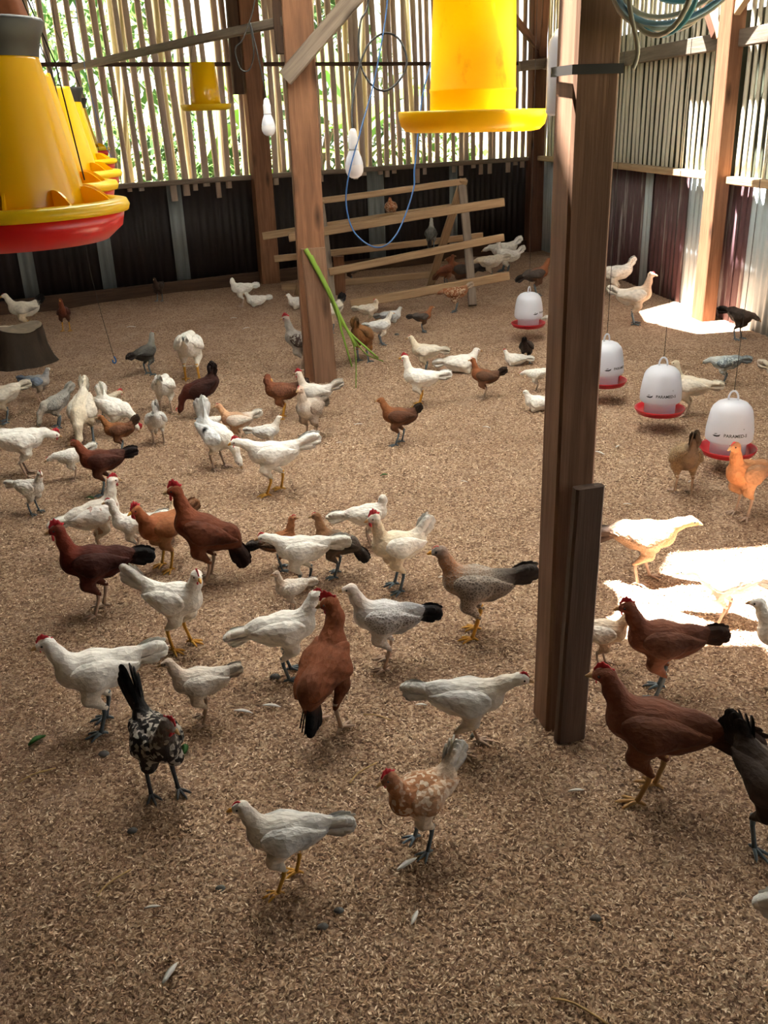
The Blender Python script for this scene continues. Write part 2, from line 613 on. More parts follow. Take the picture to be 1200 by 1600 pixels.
# slats
def slat_mesh(L, w, d, seed):
    r = random.Random(seed)
    V, F = [], []
    nodes = sorted(r.uniform(0.1, 0.9) for _ in range(4))
    ts = [0] + [i / 12 for i in range(1, 12)] + [1]
    n = 6
    ph, am = r.random() * 6.28, r.uniform(.002, .010)
    for t in ts:
        k = 1 + 0.12 * math.exp(-min(abs(t - q) for q in nodes) * 40) + r.uniform(-.06, .06)
        ox = am * math.sin(ph + 5 * t)
        for j in range(n):
            a = math.pi * j / (n - 1)
            V.append((ox + math.cos(a) * w / 2 * k, -math.sin(a) * d * k, L * t))
    m = len(ts)
    for i in range(m - 1):
        for j in range(n):
            F.append((i * n + j, i * n + (j + 1) % n, (i + 1) * n + (j + 1) % n, (i + 1) * n + j))
    F.append(tuple(range(n))[::-1]); F.append(tuple(range((m - 1) * n, m * n)))
    return V, F
def slat_bank(name, mat, k, L, w, d):
    out = []
    for i in range(k):
        V, F = slat_mesh(L, w, d, i * 31 + int(w * 1e4))
        o = mk('slat', V, F, mat, smooth=True)
        out.append(o.data)
        bpy.data.objects.remove(o)
    return out
bank_b = slat_bank('slat', 'bamboo_back', 9, 1.0, 0.061, 0.016)
bank_r = slat_bank('slat', 'bamboo_right', 7, 1.0, 0.048, 0.016)

def add_slat(wall, bank, p0, p1, facing, wscale=1.0):
    o = bpy.data.objects.new('slat', random.choice(bank))
    COL.objects.link(o)
    m = orient(p0, p1, facing) @ Matrix.Diagonal((wscale, 1, (Vector(p1) - Vector(p0)).length, 1))
    place(o, wall, m)
    return o
u = 0.16
while u < BACK_LEN:
    z0 = 0.985 - (random.choice((0.05, .08, .12, .16)) if random.random() < .6 else -.03)
    lean = random.uniform(-.035, .035) + 0.012
    add_slat(wall_back, bank_b, PB(u, z0, 0.022 if z0 < .98 else -0.004), PB(u + lean, 2.80, 0.0), NB, random.uniform(.72, 1.15))
    step = random.uniform(0.078, 0.108)
    if u > 3.45: step *= 1.12
    u += step
u = 0.12
while u < 6.6:
    if not (4.06 < u < 4.28):
        lean = random.uniform(-.012, .012)
        add_slat(wall_right, bank_r, PR(u, 0.99, -0.005), PR(u + lean, 2.80, -0.005), NR, random.uniform(.85, 1.1))
    u += random.uniform(0.076, 0.094)

# rails and sills
beam('rail', PB(0.08, 0.99, 0.035), PB(BACK_LEN, 0.985, 0.035), 0.045, 0.075, 'wood_grey', NB, wall_back, seg=12)
beam('rail', PB(0.0, 1.965, 0.022), PB(BACK_LEN, 1.99, 0.022), 0.035, 0.028, 'wood_dark', NB, wall_back, seg=14)
beam('rail', PR(0.1, 1.0, 0.035), PR(4.08, 1.0, 0.035), 0.05, 0.09, 'wood_pale', NR, wall_right, seg=8)
beam('rail', PR(4.30, 0.985, 0.035), PR(7.5, 0.985, 0.035), 0.05, 0.09, 'wood_pale', NR, wall_right, seg=6)
beam('rail', PR(1.9, 1.865, 0.05), PR(4.9, 1.905, 0.05), 0.11, 0.05, 'wood_grey', NR, wall_right, seg=8)
beam('rail', PR(0.06, 1.94, 0.03), PR(1.0, 1.94, 0.03), 0.10, 0.04, 'wood_grey', NR, wall_right, seg=4)
# added board whose dark colour stands for the shade between right wall slats
V, F = beam_mesh(6.6, 1.12, 0.012, warp=0.002, seg=8)
place(mk('gap_shade_board', V, F, 'gap_shade', smooth=False), wall_right, orient(PR(0.15, 1.52, -0.06), PR(6.75, 1.52, -0.06), NR))
# a low earth-stained plank along the foot of the back wall
tag(beam('baseboard_back', PB(0.2, 0.045, 0.05), PB(BACK_LEN, 0.045, 0.07), 0.13, 0.035, 'wood_dark', NB, seg=14), 'dark earth-stained plank along the foot of the back wall', 'baseboard', kind='structure')

# unseen ceiling: openings shaped for the sun patches, milky sheets added for soft light
def make_ceiling():
    d = SUN_DIR / -SUN_DIR.z
    def hole(fp):
        return [(x - d.x * ROOF_Z, y - d.y * ROOF_Z) for x, y in fp]
    hA = hole([(1.047, 3.047), (1.407, 3.071), (2.1, 3.1), (2.1, 2.08), (1.12, 2.08), (1.13, 2.394), (0.878, 2.419), (0.635, 2.508), (0.676, 2.692), (0.765, 2.846), (0.945, 2.856)])
    hA2 = hole([(.68, 1.99), (.80, 1.99), (.80, 2.11), (.68, 2.11)])  # small added opening that lights the top of the near post
    hB = hole([(2.05, 7.05), (2.10, 7.42), (2.52, 7.80), (2.86, 7.74), (2.98, 7.3), (3.0, 6.66), (2.30, 6.60)])
    sk = [(-1.00, 2.4), (-0.20, 2.4), (-0.20, 5.0), (-1.00, 5.0)]
    sk2 = [(0.70, 3.4), (1.30, 3.4), (1.30, 6.2), (0.70, 6.2)]
    outer = [(5.6, -2.6), (5.0, 4.0), (2.3, 11.9), (-5.2, 7.9), (-3.2, -2.6)]
    bm = bmesh.new()
    for loop in (outer, hA, hA2, hB, sk, sk2):
        vs_ = [bm.verts.new((x, y, ROOF_Z)) for x, y in loop]
        for i in range(len(vs_)):
            bm.edges.new((vs_[i], vs_[(i + 1) % len(vs_)]))
    bmesh.ops.triangle_fill(bm, use_beauty=True, use_dissolve=False, edges=bm.edges[:])
    me = bpy.data.meshes.new('ceiling')
    bm.to_mesh(me); bm.free()
    me.materials.append(M['sheet_roof'])
    o = bpy.data.objects.new('ceiling', me); COL.objects.link(o)
    md = o.modifiers.new('thickness', 'SOLIDIFY'); md.thickness = 0.012; md.offset = 1
    tag(o, 'sheet roof over the coop, just above the picture', 'ceiling', kind='structure')
    def strip(x1, w, y0, y1):
        n = max(1, round((y1 - y0) / .9))
        L = (y1 - y0) / n
        V, F = corrugated(w, L + .08)
        for i in range(n):
            s = mk('added_skylight_sheet', V, F, 'skylight', o)
            s.matrix_basis = Matrix.Translation((x1 + .03, y0 - .04 + i * L, ROOF_Z + 0.03 + .004 * (i % 2))) @ Matrix(((-1, 0, 0, 0), (0, 0, 1, 0), (0, 1, 0, 0), (0, 0, 0, 1)))
    strip(-0.20, .86, 2.4, 5.0)
    strip(1.30, .66, 3.4, 6.2)
make_ceiling()

# ground and plants outside
o = mk('ground_outside', [(-40, 12.0 - 22, -.12), (45, -10, -.12), (45, 60, -.12), (-40, 60, -.12)], [(0, 1, 2, 3)], 'earth_outside', smooth=False)
tag(o, 'sunny earth outside the coop', 'ground', kind='structure')

# ---- posts
def rz_vec(a): return (math.sin(a), -math.cos(a), 0)
post = lambda label, x, y, w, d, mat, rot, z1=2.88, **kw: tag(beam('wooden_post', (x, y, -0.03), (x + kw.pop('lx', 0), y + kw.pop('ly', 0), z1), w, d, mat, rz_vec(math.radians(rot)), seg=10, **kw), label, 'post', 'roof posts of the coop')
post('dark wooden corner post where back and right walls meet', K.x - .07, K.y - .12, .17, .12, 'wood_red', 20)
p_ = PB(3.43, 0, .09); post('reddish wooden post standing against the slatted back wall', p_.x, p_.y, .19, .10, 'wood_post', 28)
p_ = PR(4.19, 0, .09); post('sunlit wooden post fixed to the right wall', p_.x, p_.y, .11, .17, 'wood_post', 9)
post('middle wooden post with green stalks leaning against it', -.375, 5.66, .165, .10, 'wood_post', 8)
beam('splice_board', (-.335, 5.585, -.02), (-.35, 5.585, .80), .14, .035, 'wood_near', rz_vec(.14)).parent = None
tag(bpy.data.objects['splice_board'], 'short plank nailed to the foot of the middle post', 'plank')
post('large wooden post in the right foreground with a black strap', .441, 2.065, .096, .094, 'wood_near', 13, warp=.002, lx=.008)
o = beam('wooden_offcut', (.460, 1.972, 0.0), (.470, 1.978, .70), .080, .030, 'wood_offcut', rz_vec(math.radians(16)), warp=.002, seg=8, taper=.93)
tag(o, 'short grey plank nailed to the foot of the foreground post', 'plank')
# strap
def strap():
    a = math.radians(12)
    V, F = [], []
    h = .0525
    prof = []
    for sx, sy in ((1, -1), (1, 1), (-1, 1), (-1, -1)):
        prof.append((sx * h, sy * h))
    for zz in (0, .018):
        for s in (1.0, 1.04):
            for x, y in prof:
                V.append((x * s, y * s, zz))
    for k in range(4):
        j = (k + 1) % 4
        F += [(4 + k, 4 + j, 12 + j, 12 + k), (j, k, 8 + k, 8 + j), (8 + k, 12 + k, 12 + j, 8 + j), (k, j, 4 + j, 4 + k)]
    o = mk('rubber_strap', V, F, 'strap', smooth=False)
    o.location = (.441, 2.065, 1.560); o.rotation_euler = (0, 0, a)
    tag(o, 'black rubber strap wrapped around the foreground post', 'strap')
strap()

# ---- braces and tie beams
def brace(label, p0, p1, w, d, mat, facing=(0, -1, 0), name='wooden_brace'):
    return tag(beam(name, p0, p1, w, d, mat, facing), label, 'beam', 'roof timbers of the coop')
brace('thin pole from the middle post across to the slatted back wall', (-.42, 5.68, 1.985), PB(5.02, 1.96, .05), .05, .05, 'wood_grey', name='tie_pole')
brace('grey diagonal brace rising right from the middle post', (-.45, 5.56, 1.70), (.42, 5.50, 2.50), .085, .06, 'wood_grey')
brace('short dark block hanging beside the middle post', (-.475, 5.75, 2.30), (-.472, 5.72, 1.83), .055, .05, 'wood_dark', name='wooden_block')
p_ = PB(3.58, 0, .10); brace('dark plank beside the post on the back wall', (p_.x, p_.y, 1.72), (p_.x, p_.y, 2.85), .10, .05, 'wood_dark', NB, name='wooden_plank')
brace('diagonal brace left of the far corner post', PB(.62, 2.52, .12), PB(.10, 2.05, .12), .07, .05, 'wood_red', NB)
brace('slim diagonal brace crossing in front of the far corner post', PR(.55, 2.75, .16), PB(.12, 2.03, .16), .07, .05, 'wood_red', (0, -1, 0))
brace('pale short plank across the far corner post', PB(.45, 1.92, .20), PB(-.02, 1.95, .22), .10, .03, 'wood_grey', (0, -1, 0))
brace('red-brown diagonal brace above the right wall beam, leaning left', PR(4.02, 1.94, .10), PR(3.55, 2.45, .10), .075, .05, 'wood_red', NR)
brace('pale diagonal brace above the right wall beam, leaning right', PR(4.05, 1.94, .10), PR(4.75, 2.38, .10), .075, .05, 'wood_pale', NR)

# ------------------------------------------------------------------ hanging feeders
def hang_wire(parent, z0, z1, name='hanging_wire', r=0.0016, x=0.0, y=0.0):
    V, F = tube([(x, y, z0), (x * .5, y * .5, (z0 + z1) / 2), (0, 0, z1)], r, 6)
    return mk(name, V, F, 'string', parent)

def cone_feeder(loc, label, lid=True, sack=False, rot=0.0, R=0.22, hgt=0.272, bail=True):
    """conical yellow hopper over a red pan; origin at the rim height"""
    t = tag(empty('hanging_feeder', loc, rot), label, 'feeder', 'yellow feeders hung in a row on the left')
    rb, rt = R * .66, R * .43
    V, F = lathe([(rb * .97, -.01), (rb, .0), (rb * .985, .02), (rt + (rb - rt) * .5, hgt * .5), (rt * 1.02, hgt - .01), (rt, hgt), (rt * .93, hgt - .004), (rb * .9, .01)], 48)
    mk('hopper', V, F, 'yellow', t)
    V, F = lathe([(0.001, -.062), (R * .55, -.062), (R * .80, -.058), (R * .93, -.035), (R * .965, -.004), (R * .93, -.004), (R * .89, -.030), (R * .76, -.048), (0.001, -.05)], 48)
    mk('pan', V, F, 'red', t)
    V, F = lathe([(R * .90, -.002), (R * 1.0, -.006), (R * 1.015, .004), (R * .995, .014), (R * .90, .017), (R * .87, .010), (R * .90, -.002)], 48)
    g = mk('grill_ring', V, F, 'yellow_rim', t)
    for k in range(10):
        a = 2 * math.pi * k / 10 + .25
        pts = []
        for i in range(7):
            s = i / 6
            r = R * .90 + (rb * .97 - R * .90) * s
            pts.append((r, .012 + .030 * math.sin(s * math.pi * .55)))
        V, F = [], []
        for r, zz in pts:
            for off in (-.0022, .0022):
                V.append((r * math.cos(a) - off * math.sin(a), r * math.sin(a) + off * math.cos(a), zz))
                V.append((r * math.cos(a) - off * math.sin(a), r * math.sin(a) + off * math.cos(a), -.02))
        for i in range(6):
            b = i * 4
            F += [(b, b + 1, b + 5, b + 4), (b + 3, b + 2, b + 6, b + 7), (b + 2, b, b + 4, b + 6), (b + 1, b + 3, b + 7, b + 5)]
        F += [(0, 2, 3, 1), (24, 25, 27, 26)]
        mk('fin', V, F, 'yellow', g, smooth=False)
    if lid:
        V, F = lathe([(rt * 1.02, hgt - .005), (rt * 1.06, hgt + .02), (rt * 1.22, hgt + .052), (rt * 1.18, hgt + .058), (rt * .9, hgt + .045), (.002, hgt + .05)], 40)
        mk('lid', V, F, 'black_lid', t)
    if sack:
        r_ = random.Random(3)
        prof = [(rt * 1.0, hgt + .045), (rt * .86, hgt + .09), (rt * .6, hgt + .15), (rt * .22, hgt + .22), (rt * .3, hgt + .25), (.004, hgt + .26)]
        V, F = lathe(prof, 28)
        V = [(x * (1 + .10 * math.sin(5 * math.atan2(y, x)) * (z - hgt) * 4), y * (1 + .08 * math.sin(7 * math.atan2(y, x))), z) for x, y, z in V]
        mk('cover_sack', V, F, 'sacking', t)
    if bail:
        for s in (-1, 1):
            V, F = tube([(s * rb * .99, 0, .05), (s * (rt * 1.3), 0, hgt * .95), (s * .03, 0, hgt + .30), (0, 0, ROOF_Z - loc[2])], .0015, 5)
            mk('bail_wire', V, F, 'string', t)
    return t
cone_feeder((-.70, 1.895, 1.352), 'largest yellow cone feeder with red pan and black lid, left foreground', sack=True, rot=.35)
cone_feeder((-.885, 2.55, 1.352), 'second yellow cone feeder in the row, right behind the largest one', rot=.9, lid=False)
cone_feeder((-1.06, 3.30, 1.347), 'third yellow cone feeder of the left row, mostly hidden', rot=1.4, lid=False)
cone_feeder((-1.44, 4.75, 1.337), 'fourth yellow feeder of the left row, only its red and yellow pan showing', rot=.2)
cone_feeder((-2.05, 7.0, 1.345), 'farthest yellow feeder of the left row, a small red and yellow pan', rot=.6)

def tube_feeder(loc, label, R, rb, rt, hgt, depth, rot=0.0, mat='yellow_old', seams=True, tilt=0.0):
    t = tag(empty('hanging_feeder', loc, rot), label, 'feeder')
    t.rotation_euler = (0, tilt, rot)
    prof = [(rb * .95, -.01), (rb, .0), (rb, .045)]
    if seams:
        prof += [(rb * 1.015, .048), (rb * 1.015, .053), (rb * .995, .056)]
        prof += [(rt + (rb - rt) * .5, hgt * .5), (rt * 1.0, hgt * .80), (rt * 1.02, hgt * .805), (rt * 1.02, hgt * .82), (rt * .98, hgt * .825)]
    prof += [(rt, hgt), (rt * .96, hgt), (rb * .93, .01)]
    V, F = lathe(prof, 48)
    mk('hopper', V, F, mat, t)
    V, F = lathe([(.001, -depth), (R * .80, -depth), (R * .90, -depth * .93), (R * .97, -depth * .65), (R, -.006), (R * .995, .001), (R * .965, .001), (R * .94, -depth * .6), (R * .85, -depth * .82), (.001, -depth * .88)], 56)
    mk('pan', V, F, 'yellow_rim', t)
    for s in (-1, 1):
        V, F = tube([(s * rt * .99, 0, hgt * .93), (s * rt * .6, 0, hgt + .12), (0, 0, ROOF_Z - loc[2])], .0015, 5)
        mk('bail_wire', V, F, 'string', t)
    return t
tube_feeder((.277, 2.712, 1.502), 'dusty yellow tube feeder with wide yellow pan hanging at top centre', .2, .114, .106, .345, .052, rot=.4, tilt=math.radians(.9))
tube_feeder((-1.299, 8.096, 1.625), 'small all yellow feeder hanging far back before the bamboo slats', .2, .118, .098, .30, .045, rot=.2, seams=False, mat='yellow')

# ------------------------------------------------------------------ hanging drinkers
def text_mesh(body, size):
    cu = bpy.data.curves.new('print', 'FONT')
    cu.body = body
    cu.size = size
    cu.align_x = 'CENTER'
    cu.offset = size * .02
    ob = bpy.data.objects.new('print', cu)
    COL.objects.link(ob)
    dg = bpy.context.evaluated_depsgraph_get()
    me = bpy.data.meshes.new_from_object(ob.evaluated_get(dg))
    V = [tuple(v.co) for v in me.vertices]
    F = [tuple(p.vertices) for p in me.polygons]
    bpy.data.objects.remove(ob)
    return V, F
TXT = text_mesh('PARAMED-S', .019)
DOT = text_mesh('R', .007)
def radius_at(z):
    pr = [(.075, -.012), (.075, .032), (.0995, .058), (.099, .095), (.093, .140), (.086, .177)]
    for (r0, z0), (r1, z1) in zip(pr, pr[1:]):
        if z0 <= z <= z1: return r0 + (r1 - r0) * (z - z0) / (z1 - z0)
    return .1
def drinker(loc, rot, label):
    t = tag(empty('hanging_drinker', loc, rot), label, 'drinker', 'white drinkers hung over the litter')
    t.scale = (1, 1, 1)
    V, F = lathe([(.001, -.012), (.074, -.012), (.075, .032), (.082, .039), (.096, .050), (.0995, .058), (.099, .095), (.093, .140), (.086, .177), (.079, .193), (.062, .211), (.038, .221), (.001, .224)], 40)
    mk('tank', V, F, 'white_plastic', t)
    V, F = lathe([(.001, -.02), (.088, -.02), (.108, -.014), (.119, .004), (.1215, .012), (.119, .013), (.114, .010), (.104, -.004), (.084, -.010), (.001, -.012)], 44)
    mk('pan', V, F, 'red_pan', t)
    V, F = tube(smooth_path([(-.018, 0, .216), (-.019, 0, .235), (-.012, 0, .255), (0, 0, .262), (.012, 0, .255), (.019, 0, .235), (.018, 0, .216)], 3), .0042, 8)
    mk('handle', V, F, 'white_plastic', t)
    V, F = tube([(0, 0, .261), (.004, .002, .7), (0, 0, ROOF_Z - loc[2])], .0014, 5)
    mk('hanging_wire', V, F, 'string', t)
    b = MB()
    # print wrapped round the tank: bird-shaped swoosh, name, small mark
    def wrap(V2, F2, x0, z0):
        out = []
        for x, y, _ in V2:
            z = z0 + y
            a = (x0 + x) / .1 - math.pi / 2
            r = radius_at(z) + .0006
            out.append((r * math.cos(a), r * math.sin(a), z))
        b.add(out, F2)
    wrap(*TXT, .022, .086)
    wrap(*DOT, .056, .118)
    sw = [(-.028, -.002), (-.018, -.006), (-.004, -.006), (.006, -.002), (.010, .008), (.003, .004), (-.006, .001), (-.016, .001)]
    wrap([(x, y, 0) for x, y in sw], [tuple(range(len(sw)))], -.052, .088)
    sw2 = [(-.022, .004), (-.012, .009), (-.002, .008), (-.010, .006)]
    wrap([(x, y, 0) for x, y in sw2], [tuple(range(len(sw2)))], -.052, .088)
    b.build('print', 'print_ink', t, smooth=False)
    return t
drinker((1.07, 6.55, .105), math.radians(55), 'farthest white drinker with red pan, left of the foreground post')
drinker((1.235, 4.95, .115), math.radians(30), 'white drinker with red pan half hidden by the foreground post')
drinker((1.38, 4.40, .115), math.radians(-14), 'second nearest white drinker, printed tank over a red pan')
drinker((1.50, 3.79, .115), math.radians(-18), 'nearest white drinker behind the orange hen, red pan below')

# ------------------------------------------------------------------ bulbs and cords
def bulb(loc, label, sock=.07):
    t = tag(empty('hanging_light_bulb', loc), label, 'light bulb')
    V, F = lathe([(.001, -.088), (.012, -.087), (.024, -.079), (.031, -.066), (.0325, -.052), (.031, -.042)], 28)
    mk('globe', V, F, 'bulb_white', t)
    V, F = lathe([(.031, -.042), (.0315, -.040), (.026, -.018), (.017, .004), (.016, .008), (.001, .008)], 28)
    mk('bulb_body', V, F, 'white_plastic', t)
    V, F = lathe([(.001, .006), (.0185, .006), (.0185, .010), (.0175, .014), (.0175, .046), (.0150, .050), (.013, .066), (.007, .075), (.001, .076)], 24)
    mk('socket', V, F, 'bulb_white', t)
    return t
bulb((-.060, 3.485, 1.385), 'white bulb on a looped black cord near the middle post')
bulb((-.472, 4.685, 1.515), 'white bulb hanging before the bamboo slats, left of the middle post')
def cord(name, pts, r, mat, label, cat='cord', k=7):
    V, F = tube(smooth_path(pts, k), r, 7)
    return tag(mk(name, V, F, mat), label, cat)
cord('electric_cord', [(.02, 3.70, 2.88), (.02, 3.70, 2.2), (.012, 3.69, 1.88), (-.02, 3.66, 1.80), (-.028, 3.62, 1.68), (.010, 3.58, 1.60), (.062, 3.57, 1.578), (.118, 3.59, 1.62), (.138, 3.61, 1.68), (.11, 3.635, 1.745), (.058, 3.645, 1.762), (.0, 3.62, 1.72), (-.042, 3.58, 1.62), (-.060, 3.52, 1.52), (-.060, 3.487, 1.458)], .0038, 'cable_black', 'black electric cord looped once above the nearer bulb')
cord('electric_cord', [(-.46, 4.75, 2.88), (-.48, 4.74, 2.1), (-.55, 4.73, 1.86), (-.60, 4.73, 1.80), (-.585, 4.73, 1.72), (-.545, 4.72, 1.71), (-.515, 4.71, 1.78), (-.52, 4.70, 1.9), (-.485, 4.69, 1.70), (-.472, 4.685, 1.588)], .0032, 'cable_black', 'black electric cord holding the farther bulb')
cord('blue_cord', [(.26, 3.66, 2.88), (.25, 3.65, 2.1), (.24, 3.637, 1.74), (.188, 3.559, 1.556), (.152, 3.462, 1.331), (.142, 3.427, 1.249), (.081, 3.371, 1.117), (.012, 3.352, 1.074), (-.065, 3.373, 1.122), (-.093, 3.413, 1.215), (-.078, 3.43, 1.318), (-.03, 3.50, 1.461), (.035, 3.60, 1.665), (.09, 3.70, 2.0), (.12, 3.72, 2.88)], .0026, 'cable_blue', 'thin blue cord hanging in a deep loop below the bulb')
cord('thin_cord', [(.262, 3.50, 2.88), (.262, 3.45, 1.95), (.256, 3.42, 1.80), (.282, 3.42, 1.71), (.268, 3.42, 1.66), (.235, 3.44, 1.62)], .002, 'cable_black', 'thin black cord dangling left of the dusty yellow feeder')
cord('blue_cord', [(-1.62, 6.0, 2.88), (-1.64, 5.98, 1.9), (-1.585, 5.95, 1.45), (-1.54, 5.93, 1.28), (-1.60, 5.90, 1.15), (-1.70, 5.9, 1.10), (-1.78, 5.9, 1.13)], .002, 'cable_blue', 'thin blue cord curling below the row of feeders')
hk = tag(empty('hanging_hook', (-1.72, 5.98, .10)), 'thin wire with a small blue hook hanging over the litter at left', 'hook')
V, F = tube(smooth_path([(0, 0, 0), (-.02, .01, .12), (-.07, .05, .42), (-.10, .09, .8), (-.12, .1, 2.78)], 5), .0018, 5)
mk('wire', V, F, 'string', hk)
V, F = tube(smooth_path([(0, 0, .015), (.008, 0, -.012), (.0, 0, -.03), (-.012, 0, -.022), (-.012, 0, -.008)], 5), .005, 7)
mk('hook', V, F, 'cable_blue', hk)

# white jug behind the top of the foreground post
jug = tag(empty('plastic_jug', (.452, 2.32, 1.485)), 'white plastic jug hanging behind the top of the foreground post', 'jug')
V, F = lathe([(.001, 0), (.040, 0), (.046, .008), (.046, .13), (.043, .155), (.030, .176), (.016, .185), (.016, .196), (.001, .197)], 28)
mk('jug_body', V, F, 'white_plastic', jug)
V, F = lathe([(.019, .190), (.019, .212), (.001, .214)], 20)
mk('cap', V, F, 'white_plastic', jug)
V, F = tube([(0, 0, .21), (0, 0, ROOF_Z - 1.47)], .0015, 5)
mk('hanging_wire', V, F, 'string', jug)

# coil of cable hung on the right side of the foreground post
coil = tag(empty('cable_coil', (.50, 2.02, 1.75)), 'coil of pale and blue twin cable hung beside the foreground post', 'cable')
def loop(w, h, dx, dy, dz, tilt, yaw, n=36, r=.0052):
    pts = []
    for i in range(n):
        a = 2 * math.pi * i / n
        x, z = w * math.cos(a), h * math.sin(a)
        xr, zr = x * math.cos(tilt) - z * math.sin(tilt), x * math.sin(tilt) + z * math.cos(tilt)
        pts.append((xr * math.cos(yaw) + dx, xr * math.sin(yaw) + dy + .012 * math.sin(2 * a), zr + dz))
    return tube(pts, r, 7, closed=True)
for i, (w, h, dx, dy, dz, ti, ya, mt) in enumerate([
        (.135, .105, .085, -.05, -.005, .50, .05, 'cable_pale'), (.133, .103, .085, -.062, .001, .50, .05, 'cable_sky'),
        (.130, .100, .088, -.04, .012, .55, .1, 'cable_pale'), (.105, .105, .10, -.02, .035, .6, .2, 'cable_teal'), (.103, .103, .10, -.03, .042, .6, .2, 'cable_pale'),
        (.095, .135, .075, .0, .015, .25, -.1, 'cable_pale'), (.075, .15, .045, -.055, .02, .12, -.2, 'cable_teal'), (.07, .155, .035, -.065, .025, .10, -.2, 'cable_pale')]):
    V, F = loop(w, h, dx, dy, dz, ti, ya)
    mk('cable_loop', V, F, mt, coil)
V, F = tube(smooth_path([(-.018, -.06, .10), (-.012, -.07, -.06), (.012, -.06, -.14), (.016, -.05, -.165), (.010, -.05, -.185)], 5), .0045, 7)
mk('cable_end', V, F, 'cable_pale', coil)
V, F = tube([(-.06, -.005, .12), (.03, -.02, .125)], .004, 6)
mk('nail', V, F, 'string', coil)

# ------------------------------------------------------------------ A-frame perch
perch = tag(empty('a_frame_perch', (.1, 8.28, 0)), 'wooden A-frame roosting perch standing before the back wall', 'perch')
RF, RR_, RA = Vector((.808, 7.87, 0)), Vector((.513, 8.891, 0)), Vector((.769, 8.36, .925))
LF, LR, LA = Vector((-.352, 7.675, 0)), Vector((-.726, 8.704, 0)), Vector((-.445, 8.17, .83))
def pbeam(name, a, b, w, d, mat='wood_perch', facing=(0, -1, 0), **kw):
    return beam(name, a, b, w, d, mat, facing, perch, **kw)
for foot, ap in ((RF, RA), (RR_, RA), (LF, LA), (LR, LA)):
    f2 = ap + (ap - foot).normalized() * .05
    pbeam('leg', foot, f2, .07, .045, 'wood_grey' if foot in (RF, LF) else 'wood_perch')
def bar(tl, tr, side, e0, e1, w=.055, back=0.035):
    a = LA.lerp(LF if side else LR, tl); b = RA.lerp(RF if side else RR_, tr)
    off = Vector((.05, -.06, 0)) if side else Vector((-.03, .06, 0))
    d = (b - a)
    return pbeam('perch_bar', a - d * e0 + off * .6, b + d * e1 + off * .6, w, .04, 'wood_perch', seg=8)
pbeam('perch_bar', LA + Vector((-.03, 0, .03)), RA + Vector((.03, 0, .03)), .05, .045, 'wood_perch')
bar(.24, .19, 1, .26, .26, .07)
bar(.60, .49, 1, .02, .24, .06)
bar(.92, .80, 1, -.10, .26, .07)
bar(.26, .20, 0, .34, .05, .06)
bar(.55, .52, 0, .22, .30, .055)
bar(.90, .88, 0, .12, .14, .06)
pbeam('foot_block', (-.33, 8.62, 0), (-.33, 8.62, .34), .10, .06, 'wood_post')

# ------------------------------------------------------------------ stump, stalks
st = tag(empty('tree_stump', (-2.46, 6.35, -.02)), 'weathered dark tree stump at the left edge of the litter', 'stump')
r_ = random.Random(5)
n = 28
prof = [(.235, 0), (.20, .06), (.175, .14), (.165, .22), (.160, .27)]
V, F = lathe(prof, n)
V2 = []
for i, (x, y, z) in enumerate(V):
    a = math.atan2(y, x)
    k = 1 + .05 * math.sin(3 * a + 1) + .04 * math.sin(7 * a) + .03 * r_.uniform(-1, 1)
    V2.append((x * k, y * k, z + (.02 * math.sin(a * 2) if z > .2 else 0)))
mk('bark', V2, F, 'bark', st)
top = V2[-n:]
mk('cut_top', [(x * .99, y * .99, z + .004) for x, y, z in top] + [(0, 0, top[0][2] + .012)], [(i, (i + 1) % n, n) for i in range(n)], 'stump_top', st)

stalks = tag(empty('green_stalks', (-.30, 5.54, 0)), 'bundle of long green stalks leaning on the middle post', 'stalks')
for i, (a, m1, m2, b, r) in enumerate([
        ((-.10, .02, .80), (.0, .0, .60), (.08, -.03, .42), (.17, -.08, .24), .015),
        ((-.07, .03, .76), (.02, .0, .55), (.10, -.04, .36), (.30, -.10, .17), .011),
        ((-.04, .02, .70), (.05, -.02, .50), (.09, -.05, .32), (.14, -.08, .12), .010),
        ((.02, .0, .58), (.09, -.02, .40), (.16, -.06, .22), (.16, -.16, .01), .006),
        ((.06, .0, .48), (.12, -.03, .34), (.22, -.07, .20), (.33, -.10, .15), .006)]):
    V, F = tube(smooth_path([a, m1, m2, b], 6), [r * (1 - .5 * k / 18) for k in range(19)], 7)
    mk('stalk', V, F, 'stalk', stalks)

# ------------------------------------------------------------------ chickens
def sd_cone(P, a, b, r1, r2, ys=1.0):
    a = np.array(a); b = np.array(b)
    if ys != 1.0:
        P = P * np.array([1, 1 / ys, 1], dtype=np.float32); a = a * np.array([1, 1 / ys, 1]); b = b * np.array([1, 1 / ys, 1])
    ba = (b - a).astype(np.float32)
    pa = P - a.astype(np.float32)
    t = np.clip(pa @ ba / max(float(ba @ ba), 1e-9), 0, 1)
    q = pa - t[..., None] * ba
    return np.sqrt((q * q).sum(-1)) - (r1 + (r2 - r1) * t)

def smin(a, b, k):
    h = np.clip(0.5 + 0.5 * (b - a) / k, 0, 1)
    return b + (a - b) * h - k * h * (1 - h)

